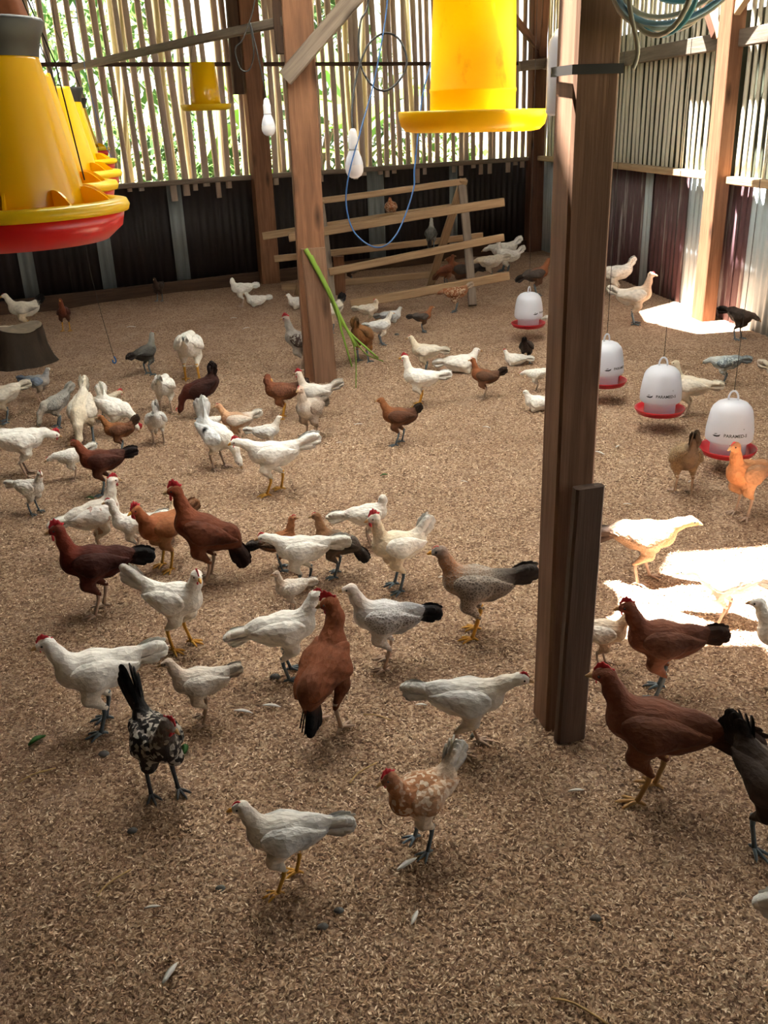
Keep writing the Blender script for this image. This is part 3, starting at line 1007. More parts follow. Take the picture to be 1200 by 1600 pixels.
def surface_nets(F, org, cell):
    nx, ny, nz = F.shape
    ins = F < 0
    cnt = np.zeros((nx - 1, ny - 1, nz - 1), np.float32)
    acc = np.zeros((nx - 1, ny - 1, nz - 1, 3), np.float32)
    sl = lambda o, n: slice(o, o + n - 1)
    for ax in range(3):
        o1, o2 = [(1, 2), (0, 2), (0, 1)][ax]
        for d1 in (0, 1):
            for d2 in (0, 1):
                s0 = [0, 0, 0]; s0[o1] = d1; s0[o2] = d2
                s1 = list(s0); s1[ax] = 1
                A = F[sl(s0[0], nx), sl(s0[1], ny), sl(s0[2], nz)]
                B = F[sl(s1[0], nx), sl(s1[1], ny), sl(s1[2], nz)]
                m = (A < 0) != (B < 0)
                t = np.where(m, A / np.where(m, A - B, 1), 0)
                cnt += m
                for c in range(3):
                    acc[..., c] += np.where(m, (t if c == ax else s0[c]), 0)
    act = cnt > 0
    idx = -np.ones(act.shape, np.int64)
    idx[act] = np.arange(act.sum())
    ijk = np.argwhere(act)
    V = (ijk + acc[act] / cnt[act][:, None]) * cell + org
    Fs = []
    for ax in range(3):
        s0 = [slice(1, -1)] * 3; s0[ax] = slice(0, -1)
        s1 = [slice(1, -1)] * 3; s1[ax] = slice(1, None)
        A = ins[tuple(s0)]; B = ins[tuple(s1)]
        for flip, m in ((False, A & ~B), (True, ~A & B)):
            e = np.argwhere(m)
            if not len(e): continue
            e = e + np.array([0 if k == ax else 1 for k in range(3)])
            o1, o2 = [(1, 2), (2, 0), (0, 1)][ax]
            def at(d1, d2):
                q = e.copy(); q[:, o1] -= d1; q[:, o2] -= d2
                return idx[q[:, 0], q[:, 1], q[:, 2]]
            quad = np.stack([at(1, 1), at(0, 1), at(0, 0), at(1, 0)], -1)
            Fs.append(quad[:, ::-1] if flip else quad)
    return V, np.concatenate(Fs)

PAT = {}
def plumage_mat(kind, c2):
    key = (kind, c2)
    if key in PAT: return PAT[key]
    t = NT('plumage_' + kind)
    at = t.n('ShaderNodeAttribute', attribute_name='plume')
    v = t.coords()
    f = t.noise(v, 38, 4, 0.6)
    c = t.mix(1.0, at.outputs['Color'], t.ramp(f, [(0.25, (0.88, 0.88, 0.88)), (0.75, (1.10, 1.10, 1.10))]), 'MULTIPLY')
    st_ = t.noise(t.coords((26, 110, 90)), 1.0, 4, 0.65, 0.4)
    c = t.mix(1.0, c, t.ramp(st_, [(0.30, (0.84, 0.83, 0.82)), (0.55, (1.0, 1.0, 1.0)), (0.8, (1.10, 1.08, 1.05))]), 'MULTIPLY')
    info = t.n('ShaderNodeObjectInfo')
    if kind == 'speck':
        vo = t.n('ShaderNodeTexVoronoi'); vo.inputs['Scale'].default_value = 75
        nz = t.noise(v, 30, 2)
        t.l(v, vo.inputs['Vector'])
        sep = t.n('ShaderNodeSeparateColor'); t.l(vo.outputs['Color'], sep.inputs[0])
        m = t.ramp(sep.outputs[0], [(0.0, (.85, .85, .85)), (0.26, (.85, .85, .85)), (0.36, (0, 0, 0))])
        c = t.mix(t.math('MULTIPLY', m, at.outputs['Alpha']), c, c2)
    elif kind == 'fleck':
        vo = t.n('ShaderNodeTexVoronoi'); vo.inputs['Scale'].default_value = 34
        t.l(t.mix(0.02, v, t.noise(v, 60, 2)), vo.inputs['Vector'])
        sep = t.n('ShaderNodeSeparateColor'); t.l(vo.outputs['Color'], sep.inputs[0])
        m = t.ramp(sep.outputs[0], [(0.0, (.7, .7, .7)), (0.07, (.7, .7, .7)), (0.10, (0, 0, 0))])
        c = t.mix(t.math('MULTIPLY', m, at.outputs['Alpha']), c, c2)
    elif kind == 'lace':
        vo = t.n('ShaderNodeTexVoronoi', feature='DISTANCE_TO_EDGE'); vo.inputs['Scale'].default_value = 115
        t.l(t.coords((.75, 1, 1)), vo.inputs['Vector'])
        m = t.ramp(vo.outputs[0], [(0.0, (1, 1, 1)), (0.10, (.6, .6, .6)), (0.25, (.1, .1, .1))])
        c = t.mix(t.math('MULTIPLY', m, at.outputs['Alpha']), c, c2)
    elif kind == 'bar':
        w = t.n('ShaderNodeTexWave'); w.inputs['Scale'].default_value = 26; w.inputs['Distortion'].default_value = 6
        w.inputs['Detail'].default_value = 2; w.inputs['Detail Scale'].default_value = 3
        t.l(v, w.inputs['Vector'])
        m = t.ramp(w.outputs[1], [(0.45, (0, 0, 0)), (0.75, (.75, .75, .75))])
        c = t.mix(t.math('MULTIPLY', m, at.outputs['Alpha']), c, c2)
    elif kind == 'spot':
        d = t.n('ShaderNodeVectorMath', operation='DISTANCE')
        tc = t.n('ShaderNodeTexCoord'); t.l(tc.outputs['Object'], d.inputs[0])
        d.inputs[1].default_value = (-.02, -.05, .245)
        m = t.ramp(d.outputs['Value'], [(0.020, (1, 1, 1)), (0.030, (0, 0, 0))])
        c = t.mix(m, c, c2)
    t.base(c)
    vo2 = t.n('ShaderNodeTexVoronoi'); vo2.inputs['Scale'].default_value = 70
    t.l(t.coords((.55, 1, .8)), vo2.inputs['Vector'])
    fl = t.noise(t.coords((60, 200, 130)), 1.2, 3)
    h = t.math('ADD', t.math('MULTIPLY', vo2.outputs[0], 0.9), t.math('MULTIPLY', fl, 0.5))
    t.bump(h, 0.6, 0.006)
    t.b.inputs['Sheen Weight'].default_value = 0.0
    PAT[key] = t.set(0.7, 0.2)
    return PAT[key]

W_, CR_, BK_ = 'ece9e2', 'd9ccb4', '171314'
# head, neck, breast, body, rump, thigh, wing, flight, tail, pattern
S = {
 'white':        (W_, W_, W_, W_, W_, 'e6e0d4', W_, 'f0eee8', 'f0eee8', ('plain', None)),
 'whitecream':   (W_, 'e4d2b4', 'e8dcc4', 'e4d8c2', 'ece6da', 'dfcfb4', 'ece8de', W_, 'f2f0ea', ('plain', None)),
 'cream':        (CR_, 'd8cbb4', 'd6cab6', 'd4cab8', 'd8d0c2', 'c9baa2', 'd8d0c2', 'd2c8b6', 'd8cfbe', ('plain', None)),
 'whitegrey':    ('e2ddd4', 'd8d0c4', 'dcd8d0', 'd4d2ce', 'd0cfcc', 'd6ccbe', 'd2d2d0', 'c2c3c4', 'd4d3ce', ('plain', None)),
 'whitespot':    (W_, W_, W_, 'e2e4e4', 'e2e6e8', 'e4ded2', 'e0e4e6', 'd8dde0', 'eceeee', ('spot', '1c1a1c')),
 'splash':       (W_, 'e6dfd2', 'e2dace', 'e4ded4', 'e6e2da', 'dcd0c0', 'e8e4de', 'e0dad0', 'e6e0d6', ('fleck', '9a5c40')),
 'whitetail':    ('e6d8c8', 'ddd0c2', 'dcd6ce', 'cfcac4', 'cdc8c2', 'c9beb2', 'cbc6c0', 'b9b2aa', 'c9c0b6', ('plain', None)),
 'whiteblacktail': ('dcd2c0', 'dcd4c4', 'd8d0c0', 'dcd6ca', 'cfc8ba', 'd2bfa0', 'd4ccbc', '9a9388', BK_, ('plain', None)),
 'buffwhite':    ('c8a58a', 'd2b698', 'd8c4ac', 'ddd0c0', 'e0d8cc', 'd2bca4', 'e2dace', 'd8cdbf', 'dcc8b0', ('plain', None)),
 'buff':         ('d9a884', 'd8a882', 'cfa07a', 'c49872', 'dcd2c6', 'b08058', 'd9cabc', 'dcd6cc', 'e0dad0', ('plain', None)),
 'mottled':      ('9a9088', '5a5048', '1e1a1a', '221c1b', '1c1818', '2a2626', '1e1a1a', '141214', '0c0b0d', ('speck', 'b8b2a8')),
 'darkred':      ('7a2c14', '7c2c12', '5c1e0e', '461a10', '4a1e12', '5a2616', '42180e', '34140e', '120c0c', ('plain', None)),
 'redbrown':     ('8c4520', '8a4420', '78381a', '6f3618', '663016', '6c381c', '6a3216', '4c2412', '2a1612', ('plain', None)),
 'redrooster':   ('a05224', '8e4a20', '8a4820', '8f4c24', '6c3818', '7a4424', '8a4820', '64341a', '0e0b0c', ('plain', None)),
 'orange':       ('b0602c', 'ae5e2a', 'a85c2c', 'a8662e', '9c5a2c', 'b47c4c', 'a4602c', '8e5026', '8c5a34', ('plain', None)),
 'redhen':       ('8e4420', '8a401e', '6e3018', '582c1a', '4a2418', '5a3420', '54281a', '40221a', '221818', ('plain', None)),
 'darkredhen':   ('5e2414', '5c2414', '4c1e12', '42201a', '3e1e18', '4c281c', '3e1c14', '301814', '241614', ('plain', None)),
 'redbrownhen':  ('824020', '7c3c1e', '7a3e22', '70402a', '6a4028', '8a5832', '6c3c26', '583422', '3a2820', ('bar', '8a5a3e')),
 'brownorange':  ('a8682e', 'a8682c', '965a28', '7a4826', '6c4226', '7a4c2c', '704428', '5c3822', '4e3626', ('plain', None)),
 'browntail':    ('a8602c', 'a45c2a', '96562a', '6e482e', '64422c', '8a5c3a', '6a462e', '563a28', '3c2a20', ('plain', None)),
 'brownblur':    ('a4652f', 'a0602c', '985828', '6c4228', '603a24', '7c4e2e', '643c24', '50301e', '362820', ('plain', None)),
 'greyhen':      ('a6a29a', '8a8880', '66645e', '55544e', '4a4844', '66645e', '4c4b47', '403e3c', '2c2624', ('plain', None)),
 'chick':        ('c2beb8', 'b2b4b8', 'b8b4ac', '9aa6b4', '8a96a6', 'b09a84', '8698ae', '5c6c84', '6a7688', ('plain', None)),
 'chickwhite':   ('d2beac', 'd2c2b2', 'd6ccc0', 'd4ccc2', 'd4cec6', 'd0c2b2', 'd2cbc2', 'c8c0b6', 'd2c8bc', ('plain', None)),
 'greyrump':     ('c8c0b2', 'c0b8ac', 'b2aca2', '9a9690', '9a9892', 'a69c90', '8e8c88', '7c7a76', 'b0aca4', ('bar', 'c2beb6')),
 'specklerooster': ('b49c8c', '9c948c', 'a09a94', '5c4c44', '4c3a32', 'b0a498', '4a352c', '3a2820', '3a2c26', ('speck', '9a948c')),
 'greypinto':    ('d6b8a4', 'd2c4b6', 'd0cac2', '8c7668', '7c6858', '9c826c', '86705f', '6c5848', '7a6a5c', ('lace', 'b4a698')),
 'silver':       ('c9c4bc', 'c4c2be', 'c4c4c4', 'b4b6b8', 'b2b4b6', 'bcb8b2', 'b0b3b6', '9a9da0', 'a6a6a4', ('bar', 'd8dadc')),
 'goldbrown':    ('b0702c', 'ac6e2c', 'a46628', '9c662c', '94602c', '8c5a2c', '90602e', '745026', '8a6432', ('plain', None)),
 'browngrey':    ('a4602e', '9c5c2e', '985a2e', '5c5048', '544a44', '6c4a34', '544a44', '463e3a', '3c3634', ('plain', None)),
 'greybrown':    ('a07048', '9c6a40', '8c6644', '60564c', '5a5048', '66584c', '585048', '4a423c', '3c3632', ('plain', None)),
 'rust':         ('8c5436', '94502a', '9a5a32', '8e4e2a', '8a4c2a', '9a6440', '84482a', '6c3e28', '7c4a30', ('plain', None)),
 'rustsplash':   ('a45e36', 'a86234', 'a4602f', 'a0602f', 'b4764a', '8c5836', '9c5c30', 'b89070', 'c0a68c', ('speck', 'd0b69a')),
 'orangedark':   ('b0683c', 'b06a34', 'a8642e', 'a0622e', '60503f', 'a06838', '6c5640', '54483c', '443c36', ('plain', None)),
 'orangewhite':  ('a86e4c', 'b47444', 'b0703f', 'b07a4c', 'd6c2ac', 'd8c8b4', 'bc8c64', 'd2bca6', 'e4e0d8', ('speck', 'dccbb6')),
 'barred':       ('8c8884', 'b8743c', 'a8805c', '6a5c50', '625850', '6c5a48', '655a50', '544a42', '4c4642', ('lace', 'a89c90')),
 'silverlace':   ('e2d6cc', 'dccfc4', 'd4d2d0', 'a6a4a4', '9c9c9e', 'd0c2b4', '8e8884', '6e5e54', '1e1c1e', ('lace', 'd4d4d4')),
 'chestnut':     ('8c4e32', '7c4228', '80482e', '744028', '6a3c28', '865034', '704028', '603626', '3e2a22', ('plain', None)),
 'darkbrown':    ('4a3528', '4a362a', '46352a', '40322a', '3c302a', '443428', '3e312a', '342a26', '2c2624', ('plain', None)),
 'darkwhite':    ('5a3a28', '5a3a28', '4c3224', 'a89c8c', '5a4434', '4c3626', '4c3a2e', '8c7e70', '3a302a', ('plain', None)),
 'sunbuff':      ('cf9860', 'cc9258', 'c48448', 'a87a52', '7c6350', 'c49468', '94745a', '7a5f4e', '58453a', ('lace', 'c0a284')),
 'orangebuff':   ('c88048', 'c67e42', 'c47c40', 'b87a46', 'b07a4c', 'c48a58', 'b07c50', '98684a', '906848', ('plain', None)),
 'brownbar':     ('8c6440', '8a6240', '86603f', '7c6044', '745c46', '8e6a48', '6e563f', '5c4836', '604c3a', ('lace', 'a48a68')),
 'bluegrey':     ('c4c2b8', 'b8bcba', 'b0b4b4', '8a989e', '808e96', 'a8a298', '7c8c96', '6a7a86', '84929a', ('speck', 'b8c4c8')),
 'whitebrown':   ('e0bea8', 'dcbea6', 'd8c4ae', 'e0d4c4', 'e0d8cc', 'd4bca4', 'e4dace', 'd6c9ba', 'e4ddd2', ('plain', None)),
}

CHICKENS = [
    (-0.556, 1.808, 304.1, 0.726, 'stand', 'mottled', {'leg': 'dark', 'comb': 0.8, 'te': 62.0, 'tl': 1.45, 'hy': 22.0, 'wat': 1.0, 'hd': -25.0, 'split': 0.3},
     'black and white mottled rooster with raised black tail, stepping toward the camera', 2.25),
    (-0.774, 2.09, 200.3, 0.807, 'stand', 'white', {'comb': 0.7, 'leg': 'slate', 'te': 22.0, 'split': 0.25, 'wat': 0.3},
     'white hen with pink comb and dark legs behind the mottled rooster', 2.51),
    (-0.643, 2.495, 336.5, 0.76, 'stand', 'white', {'comb': 0.6, 'leg': 'yellow', 'te': 42.0, 'hy': -40.0, 'wat': 0.6, 'tl': 1.25, 'split': 0.3},
     'white yellow-legged rooster looking at the camera, tail up to the left', 2.88),
    (-0.962, 2.749, 199.3, 0.831, 'alert', 'darkred', {'comb': 1.25, 'wat': 1.2, 'leg': 'pink', 'te': 8.0, 'split': 0.4, 'face': 1.0},
     'dark mahogany rooster with large red comb, leftmost of the foreground group', 3.12),
    (-1.083, 3.222, 28.6, 0.74, 'alert', 'splash', {'comb': 0.9, 'wat': 0.8, 'te': 5.0, 'leg': 'pink', 'face': 0.4},
     'white rooster with brown flecks on its wing, behind the mahogany rooster', 3.55),
    (-0.942, 3.177, 194.5, 0.605, 'alert', 'white', {'comb': 0.3, 'te': 30.0, 'leg': 'pink', 'slim': 1.0},
     'slim white pullet squeezed between white rooster and orange-brown rooster', 3.51),
    (-0.8, 3.057, 229.7, 0.744, 'stand', 'orange', {'comb': 1.2, 'wat': 1.1, 'leg': 'yellow', 'te': 30.0, 'face': 1.0},
     'orange-brown rooster with bright red comb, facing left beside the tall red one', 3.4),
    (-0.827, 3.27, 74.2, 0.419, 'stand', 'buffwhite', {'te': 68.0, 'leg': 'pink', 'comb': 0.2},
     'pale buff pullet seen from behind, beyond the orange-brown rooster', 3.6),
    (-0.627, 2.942, 184.0, 0.87, 'alert', 'redbrown', {'comb': 1.25, 'wat': 1.1, 'leg': 'pink', 'te': -38.0, 'pitch': 26.0, 'face': 1.0},
     'tall red-brown rooster standing upright with drooping dark tail', 3.29),
    (-1.476, 3.632, 340.1, 0.526, 'stand', 'white', {'te': 12.0, 'comb': 0.6, 'wat': 0.4, 'leg': 'slate', 'hy': -30.0},
     'white hen at left edge turned to the camera, tail pointing out of frame', 3.93),
    (-1.232, 3.84, 197.8, 0.698, 'stand', 'redhen', {'te': 22.0, 'leg': 'slate', 'comb': 0.15, 'wat': 0.1, 'split': 0.4},
     "dark reddish hen with blackish tail facing a white hen's beak", 4.12),
    (-1.422, 4.033, 199.4, 0.519, 'low', 'white', {'te': 15.0, 'leg': 'pink', 'comb': 0.1},
     'white pullet mostly hidden behind the dark reddish hen', 4.3),
    (-1.673, 4.109, 22.2, 0.805, 'low', 'white', {'te': 8.0, 'comb': 0.9, 'wat': 0.7, 'leg': 'pink', 'face': 0.5},
     'large white hen at left edge leaning right toward the reddish hen', 4.37),
    (-1.297, 4.393, 194.4, 0.552, 'stand', 'brownorange', {'te': 55.0, 'leg': 'slate', 'comb': 0.1},
     'orange-necked brown pullet with upright dark tail', 4.63),
    (-1.395, 4.709, 346.5, 0.729, 'peck', 'white', {'te': 72.0, 'comb': 1.2, 'leg': 'pink', 'face': 1.0},
     'white rooster pecking head-down, tail up, red comb at the ground', 4.92),
    (-1.522, 4.949, 19.1, 0.545, 'fwd', 'cream', {'te': 15.0, 'comb': 0.9, 'wat': 0.6, 'leg': 'slate', 'face': 0.5},
     'pale cream rooster facing right with neck stretched forward', 5.14),
    (-1.521, 4.576, 273.4, 0.862, 'peck', 'cream', {'te': 40.0, 'leg': 'slate'},
     'pale cream hen pecking in front of the cream rooster', 4.8),
    (-1.754, 4.862, 214.8, 0.641, 'peck', 'greyrump', {'te': 30.0, 'leg': 'slate'},
     'small grey-white pullet pecking beside the dark patch', 5.06),
    (-2.064, 4.945, 207.7, 0.704, 'low', 'cream', {'te': 10.0, 'leg': 'slate'},
     'cream hen cut by the left edge, below the stump', 5.14),
    (-2.017, 5.39, 350.5, 0.567, 'stand', 'chick', {'te': 20.0, 'leg': 'pink', 'small': 1.0},
     'small bluish white chick standing in front of the tree stump', 5.55),
    (-2.81, 7.455, 200.7, 0.869, 'stand', 'whiteblacktail', {'te': 52.0, 'leg': 'yellow', 'comb': 0.1},
     'white hen with upright black tail behind the stump at left edge', 7.44),
    (-2.896, 7.237, 201.8, 0.699, 'sit', 'cream', {'te': 5.0},
     'cream hen resting low behind the stump at the left edge', 7.24),
    (-2.684, 7.112, 28.7, 0.591, 'sit', 'white', {'te': 50.0},
     'white pullet resting right behind the stump, only head and tail showing', 7.13),
    (-2.497, 7.474, 280.5, 0.675, 'alert', 'redhen', {'te': 10.0, 'leg': 'yellow', 'slim': 1.0, 'flat': 1.0},
     'lone reddish pullet facing the camera near the back wall, right of the stump', 7.46),
    (-1.986, 8.633, 263.0, 0.6, 'stand', 'darkbrown', {'te': 10.0, 'leg': 'slate'},
     'dark brown pullet almost lost against the dark back wall', 8.53),
    (-1.176, 8.226, 200.1, 0.705, 'preen', 'white', {'te': 18.0, 'leg': 'pink'},
     'white hen by the back wall post with its head tucked down', 8.15),
    (-1.055, 8.203, 197.3, 0.637, 'sit', 'white', {'te': 15.0},
     'white pullet sitting on the litter next to the back wall post', 8.13),
    (-1.484, 5.877, 54.2, 0.661, 'alert', 'greyhen', {'te': 12.0, 'leg': 'slate', 'comb': 0.1},
     'slate grey pullet with pale neck standing alone before the back wall', 5.99),
    (-1.178, 5.74, 93.6, 1.065, 'low', 'white', {'te': 10.0, 'leg': 'yellow', 'split': 0.3},
     'white hen seen from behind on long yellow legs, right of the grey pullet', 5.87),
    (-1.217, 5.106, 93.4, 0.771, 'low', 'white', {'te': 30.0, 'leg': 'pink'},
     "plump white hen seen from behind, standing above the red hen's head", 5.28),
    (-1.141, 4.533, 109.1, 0.649, 'peck', 'whitegrey', {'te': 55.0, 'leg': 'pink'},
     'white hen with grey-edged feathers pecking away from the camera', 4.76),
    (-0.991, 5.016, 189.2, 0.785, 'peck', 'darkredhen', {'te': 62.0, 'leg': 'slate', 'comb': 0.3},
     'dark red hen pecking to the left with tail held high', 5.2),
    (-0.77, 4.118, 328.6, 0.8, 'peck', 'whitespot', {'te': 72.0, 'leg': 'pink', 'tl': 1.3},
     'white hen with one black spot on its back, tail straight up', 4.38),
    (-0.728, 4.486, 187.2, 0.594, 'stand', 'buff', {'te': 30.0, 'leg': 'pink', 'comb': 0.1},
     'buff pullet with peach neck and white tail facing left', 4.71),
    (-0.556, 4.33, 12.3, 0.494, 'stand', 'whitegrey', {'te': 22.0, 'leg': 'pink', 'comb': 0.1, 'small': 1.0},
     'small white pullet facing right behind the striding white rooster', 4.57),
    (-0.472, 3.765, 187.1, 0.806, 'fwd', 'white', {'te': 28.0, 'tl': 1.3, 'comb': 0.8, 'wat': 0.5, 'leg': 'yellow', 'split': 0.8, 'face': 0.5},
     'white rooster striding left in open space, blurred tail stretched right', 4.05),
    (-0.538, 4.923, 184.2, 0.701, 'preen', 'redbrownhen', {'te': 35.0, 'leg': 'yellow'},
     'red-brown hen preening with its head tucked, left of the middle post', 5.12),
    (-0.36, 4.901, 182.2, 0.673, 'alert', 'whitetail', {'comb': 1.1, 'wat': 0.8, 'te': 40.0, 'tl': 1.2, 'leg': 'slate', 'face': 0.5},
     'white red-combed rooster at the foot of the middle post, behind a grey pullet', 5.1),
    (-0.353, 4.484, 244.5, 0.77, 'alert', 'greypinto', {'te': 10.0, 'leg': 'pink', 'comb': 0.15, 'flat': 1.0},
     'white-necked brown-grey pullet facing the camera below the middle post', 4.71),
    (-0.497, 5.897, 176.8, 0.838, 'alert', 'specklerooster', {'comb': 1.1, 'wat': 1.0, 'te': 15.0, 'leg': 'pink', 'face': 0.8, 'pitch': 22.0},
     'speckled dark rooster with red comb standing left of the middle post', 6.01),
    (-0.345, 6.944, 207.8, 0.757, 'low', 'whiteblacktail', {'te': 58.0, 'leg': 'slate'},
     'white hen with black tail half hidden right of the middle post', 6.97),
    (-0.671, 8.012, 184.8, 0.651, 'sit', 'white', {'te': 15.0},
     'white hen resting on the litter left of the middle post, near the perch', 7.96),
    (-0.099, 6.007, 70.9, 0.877, 'peck', 'goldbrown', {'te': 35.0, 'leg': 'slate'},
     'golden brown pullet pecking under the tip of the green stalks', 6.11),
    (0.025, 6.504, 19.8, 0.61, 'stand', 'whitegrey', {'te': 15.0, 'leg': 'slate', 'small': 1.0},
     'small white pullet standing right of the golden brown pullet', 6.57),
    (-0.056, 7.122, 0.5, 0.57, 'preen', 'cream', {'te': 12.0, 'leg': 'pink', 'comb': 0.4},
     'cream hen with reddish face bending down below the low perch bar', 7.14),
    (0.114, 7.235, 359.1, 0.596, 'sit', 'silver', {'te': 5.0},
     'silver grey pullet crouching on the litter right of the cream hen', 7.24),
    (0.339, 6.872, 5.2, 0.517, 'stand', 'browngrey', {'te': 8.0, 'leg': 'slate'},
     "grey-backed brown pullet facing right, below the perch's front leg", 6.91),
    (0.647, 7.622, 173.2, 0.695, 'low', 'rustsplash', {'te': 30.0, 'leg': 'slate'},
     'rust and white pullet walking left at the foot of the perch leg', 7.6),
    (0.665, 8.823, 25.7, 0.703, 'alert', 'rust', {'te': -20.0, 'leg': 'slate', 'slim': 1.0, 'pitch': 18.0},
     "slim rusty pullet standing upright between the perch's right legs", 8.7),
    (0.846, 9.226, 174.8, 1.036, 'sit', 'browngrey', {'te': 10.0},
     "dark grey pullet with rusty breast behind the perch's front leg", 9.07),
    (1.088, 8.947, 175.1, 0.817, 'low', 'cream', {'te': 5.0, 'leg': 'slate'},
     'cream hen walking left behind the end of the lowest perch bar', 8.82),
    (1.292, 9.281, 170.1, 0.85, 'alert', 'white', {'te': 55.0, 'leg': 'slate', 'comb': 0.2},
     'white hen with raised tail at the right end of the perch', 9.12),
    (1.297, 9.605, 168.3, 0.955, 'low', 'white', {'te': 38.0, 'leg': 'slate'},
     'white hen mostly hidden behind the raised-tail hen near the corner', 9.42),
    (1.413, 8.262, 5.3, 0.828, 'stand', 'browngrey', {'te': -8.0, 'leg': 'slate', 'pitch': 12.0},
     'dark grey-brown pullet with rusty head in the far corner, beside the near post', 8.19),
    (0.292, 5.75, 175.1, 0.656, 'stand', 'cream', {'te': 5.0, 'leg': 'slate', 'comb': 0.1},
     'pale cream pullet facing left behind the white rooster in mid floor', 5.88),
    (0.223, 5.023, 175.5, 0.719, 'alert', 'white', {'comb': 0.9, 'wat': 0.5, 'te': 22.0, 'leg': 'yellow', 'face': 0.5, 'tl': 1.1},
     'white rooster with red comb in mid floor, facing left, right of the middle post', 5.21),
    (0.527, 5.748, 359.8, 0.778, 'sit', 'white', {'te': 5.0},
     'white hen lying on the litter facing right, left of the hanging drinkers', 5.88),
    (0.598, 5.155, 171.4, 0.593, 'alert', 'browntail', {'te': 42.0, 'leg': 'pink', 'comb': 0.15},
     'rusty necked brown pullet in front of the lying white hen', 5.33),
    (0.948, 5.85, 70.8, 0.554, 'peck', 'darkbrown', {'te': 20.0, 'leg': 'slate'},
     'dark brown hen feeding under the farthest drinker', 5.97),
    (0.871, 5.829, 171.5, 0.519, 'sit', 'white', {'te': 5.0, 'comb': 0.4},
     'white hen with pink face lying beneath the farthest drinker', 5.95),
    (0.914, 5.248, 168.1, 0.46, 'low', 'white', {'te': 5.0, 'leg': 'pink', 'comb': 0.2},
     'white pullet with pinkish head facing left, cut off by the near post', 5.41),
    (0.851, 4.822, 170.0, 0.571, 'sit', 'white', {'te': 5.0},
     'white hen crouching head-down, cut off by the near post', 5.02),
    (0.089, 4.394, 178.8, 0.65, 'stand', 'brownblur', {'te': 52.0, 'leg': 'slate', 'split': 0.5, 'tl': 0.8},
     'brown pullet with upright dark tail walking left in mid floor', 4.63),
    (-0.058, 3.203, 9.0, 0.57, 'preen', 'white', {'te': 5.0, 'tl': 1.3, 'leg': 'pink'},
     'white hen with head curled back, long tail pointing left', 3.54),
    (0.039, 2.832, 204.2, 0.738, 'alert', 'whitecream', {'comb': 1.2, 'wat': 1.0, 'te': 68.0, 'leg': 'slate', 'face': 0.6},
     'creamy white rooster with tall red comb in the middle of the flock', 3.19),
    (-0.291, 2.881, 185.8, 0.679, 'fwd', 'white', {'comb': 0.4, 'te': 12.0, 'leg': 'slate', 'split': 0.7, 'tl': 1.15, 'wat': 0.2},
     'white hen striding left in front of two brownish pullets', 3.24),
    (-0.379, 3.023, 19.1, 0.507, 'alert', 'orangedark', {'te': 15.0, 'leg': 'slate', 'comb': 0.3},
     'orange pullet facing right behind the striding white hen', 3.37),
    (-0.177, 2.966, 177.4, 0.593, 'alert', 'greybrown', {'te': -28.0, 'leg': 'slate', 'comb': 0.1, 'pitch': 18.0},
     'grey-brown pullet with rusty neck and downward tail behind the striding hen', 3.32),
    (-0.317, 2.706, 211.7, 0.422, 'alert', 'chickwhite', {'te': 10.0, 'leg': 'pink', 'small': 1.0},
     'small whitish chick below the striding white hen', 3.08),
    (-0.295, 2.314, 9.3, 0.721, 'stand', 'white', {'te': -2.0, 'leg': 'slate', 'comb': 0.5, 'wat': 0.3},
     'white hen facing right, its head behind the big red rooster', 2.72),
    (-0.168, 2.059, 66.7, 0.88, 'stand', 'redrooster', {'slim': 1.0, 'te': -48.0, 'leg': 'pink', 'comb': 1.0, 'wat': 0.8, 'hy': 100.0, 'pitch': 26.0, 'hd': -20.0, 'face': 0.6, 'tl': 0.9},
     'big glossy red rooster with black tail, back turned to the camera', 2.48),
    (-0.009, 2.357, 180.2, 0.738, 'stand', 'silverlace', {'te': 14.0, 'leg': 'pink', 'tl': 0.9},
     'silver speckled pullet with white neck and black tail tip', 2.76),
    (0.269, 2.507, 173.9, 0.813, 'stand', 'barred', {'te': 32.0, 'leg': 'yellow', 'comb': 0.05, 'tl': 1.05},
     'barred grey-brown hen with orange neck and pale chin, left of the near post', 2.9),
    (0.194, 1.945, 354.3, 0.712, 'fwd', 'whitegrey', {'te': 14.0, 'leg': 'pink', 'comb': 0.4, 'split': 0.6},
     "white pullet with rumpled feathers facing right, left of the near post's foot", 2.38),
    (0.058, 1.608, 215.9, 0.653, 'stand', 'orangewhite', {'te': 70.0, 'leg': 'slate', 'comb': 0.9, 'wat': 0.4, 'tl': 1.1},
     'orange and white pullet with slate legs and upright white tail', 2.07),
    (-0.231, 1.506, 188.7, 0.62, 'stand', 'whitegrey', {'te': 10.0, 'leg': 'yellow', 'split': 0.7, 'comb': 0.2},
     'grey-white pullet hurrying left, nearest the bottom of the picture', 1.97),
    (0.6, 1.752, 161.1, 0.898, 'stand', 'chestnut', {'te': 4.0, 'leg': 'pinkyellow', 'comb': 0.7, 'wat': 0.4, 'split': 0.4, 'tl': 1.2},
     'chestnut brown hen with dark tail right of the near post, facing left', 2.2),
    (0.813, 1.581, 297.8, 0.78, 'low', 'darkbrown', {'te': 42.0, 'leg': 'slate', 'tl': 0.95, 'fan': 1.0},
     'dark brown hen cut by the right edge, fanned tail towards the chestnut hen', 2.04),
    (0.82, 1.188, 337.4, 0.82, 'low', 'white', {'te': -25.0, 'leg': 'pink'},
     'white chicken barely entering at the lower right edge', 1.68),
    (0.742, 2.163, 176.1, 0.775, 'stand', 'chestnut', {'te': 20.0, 'leg': 'slate', 'comb': 0.9, 'wat': 0.6, 'tl': 0.9, 'split': 0.3},
     'chestnut brown rooster standing at the edge of the sunlit patch', 2.58),
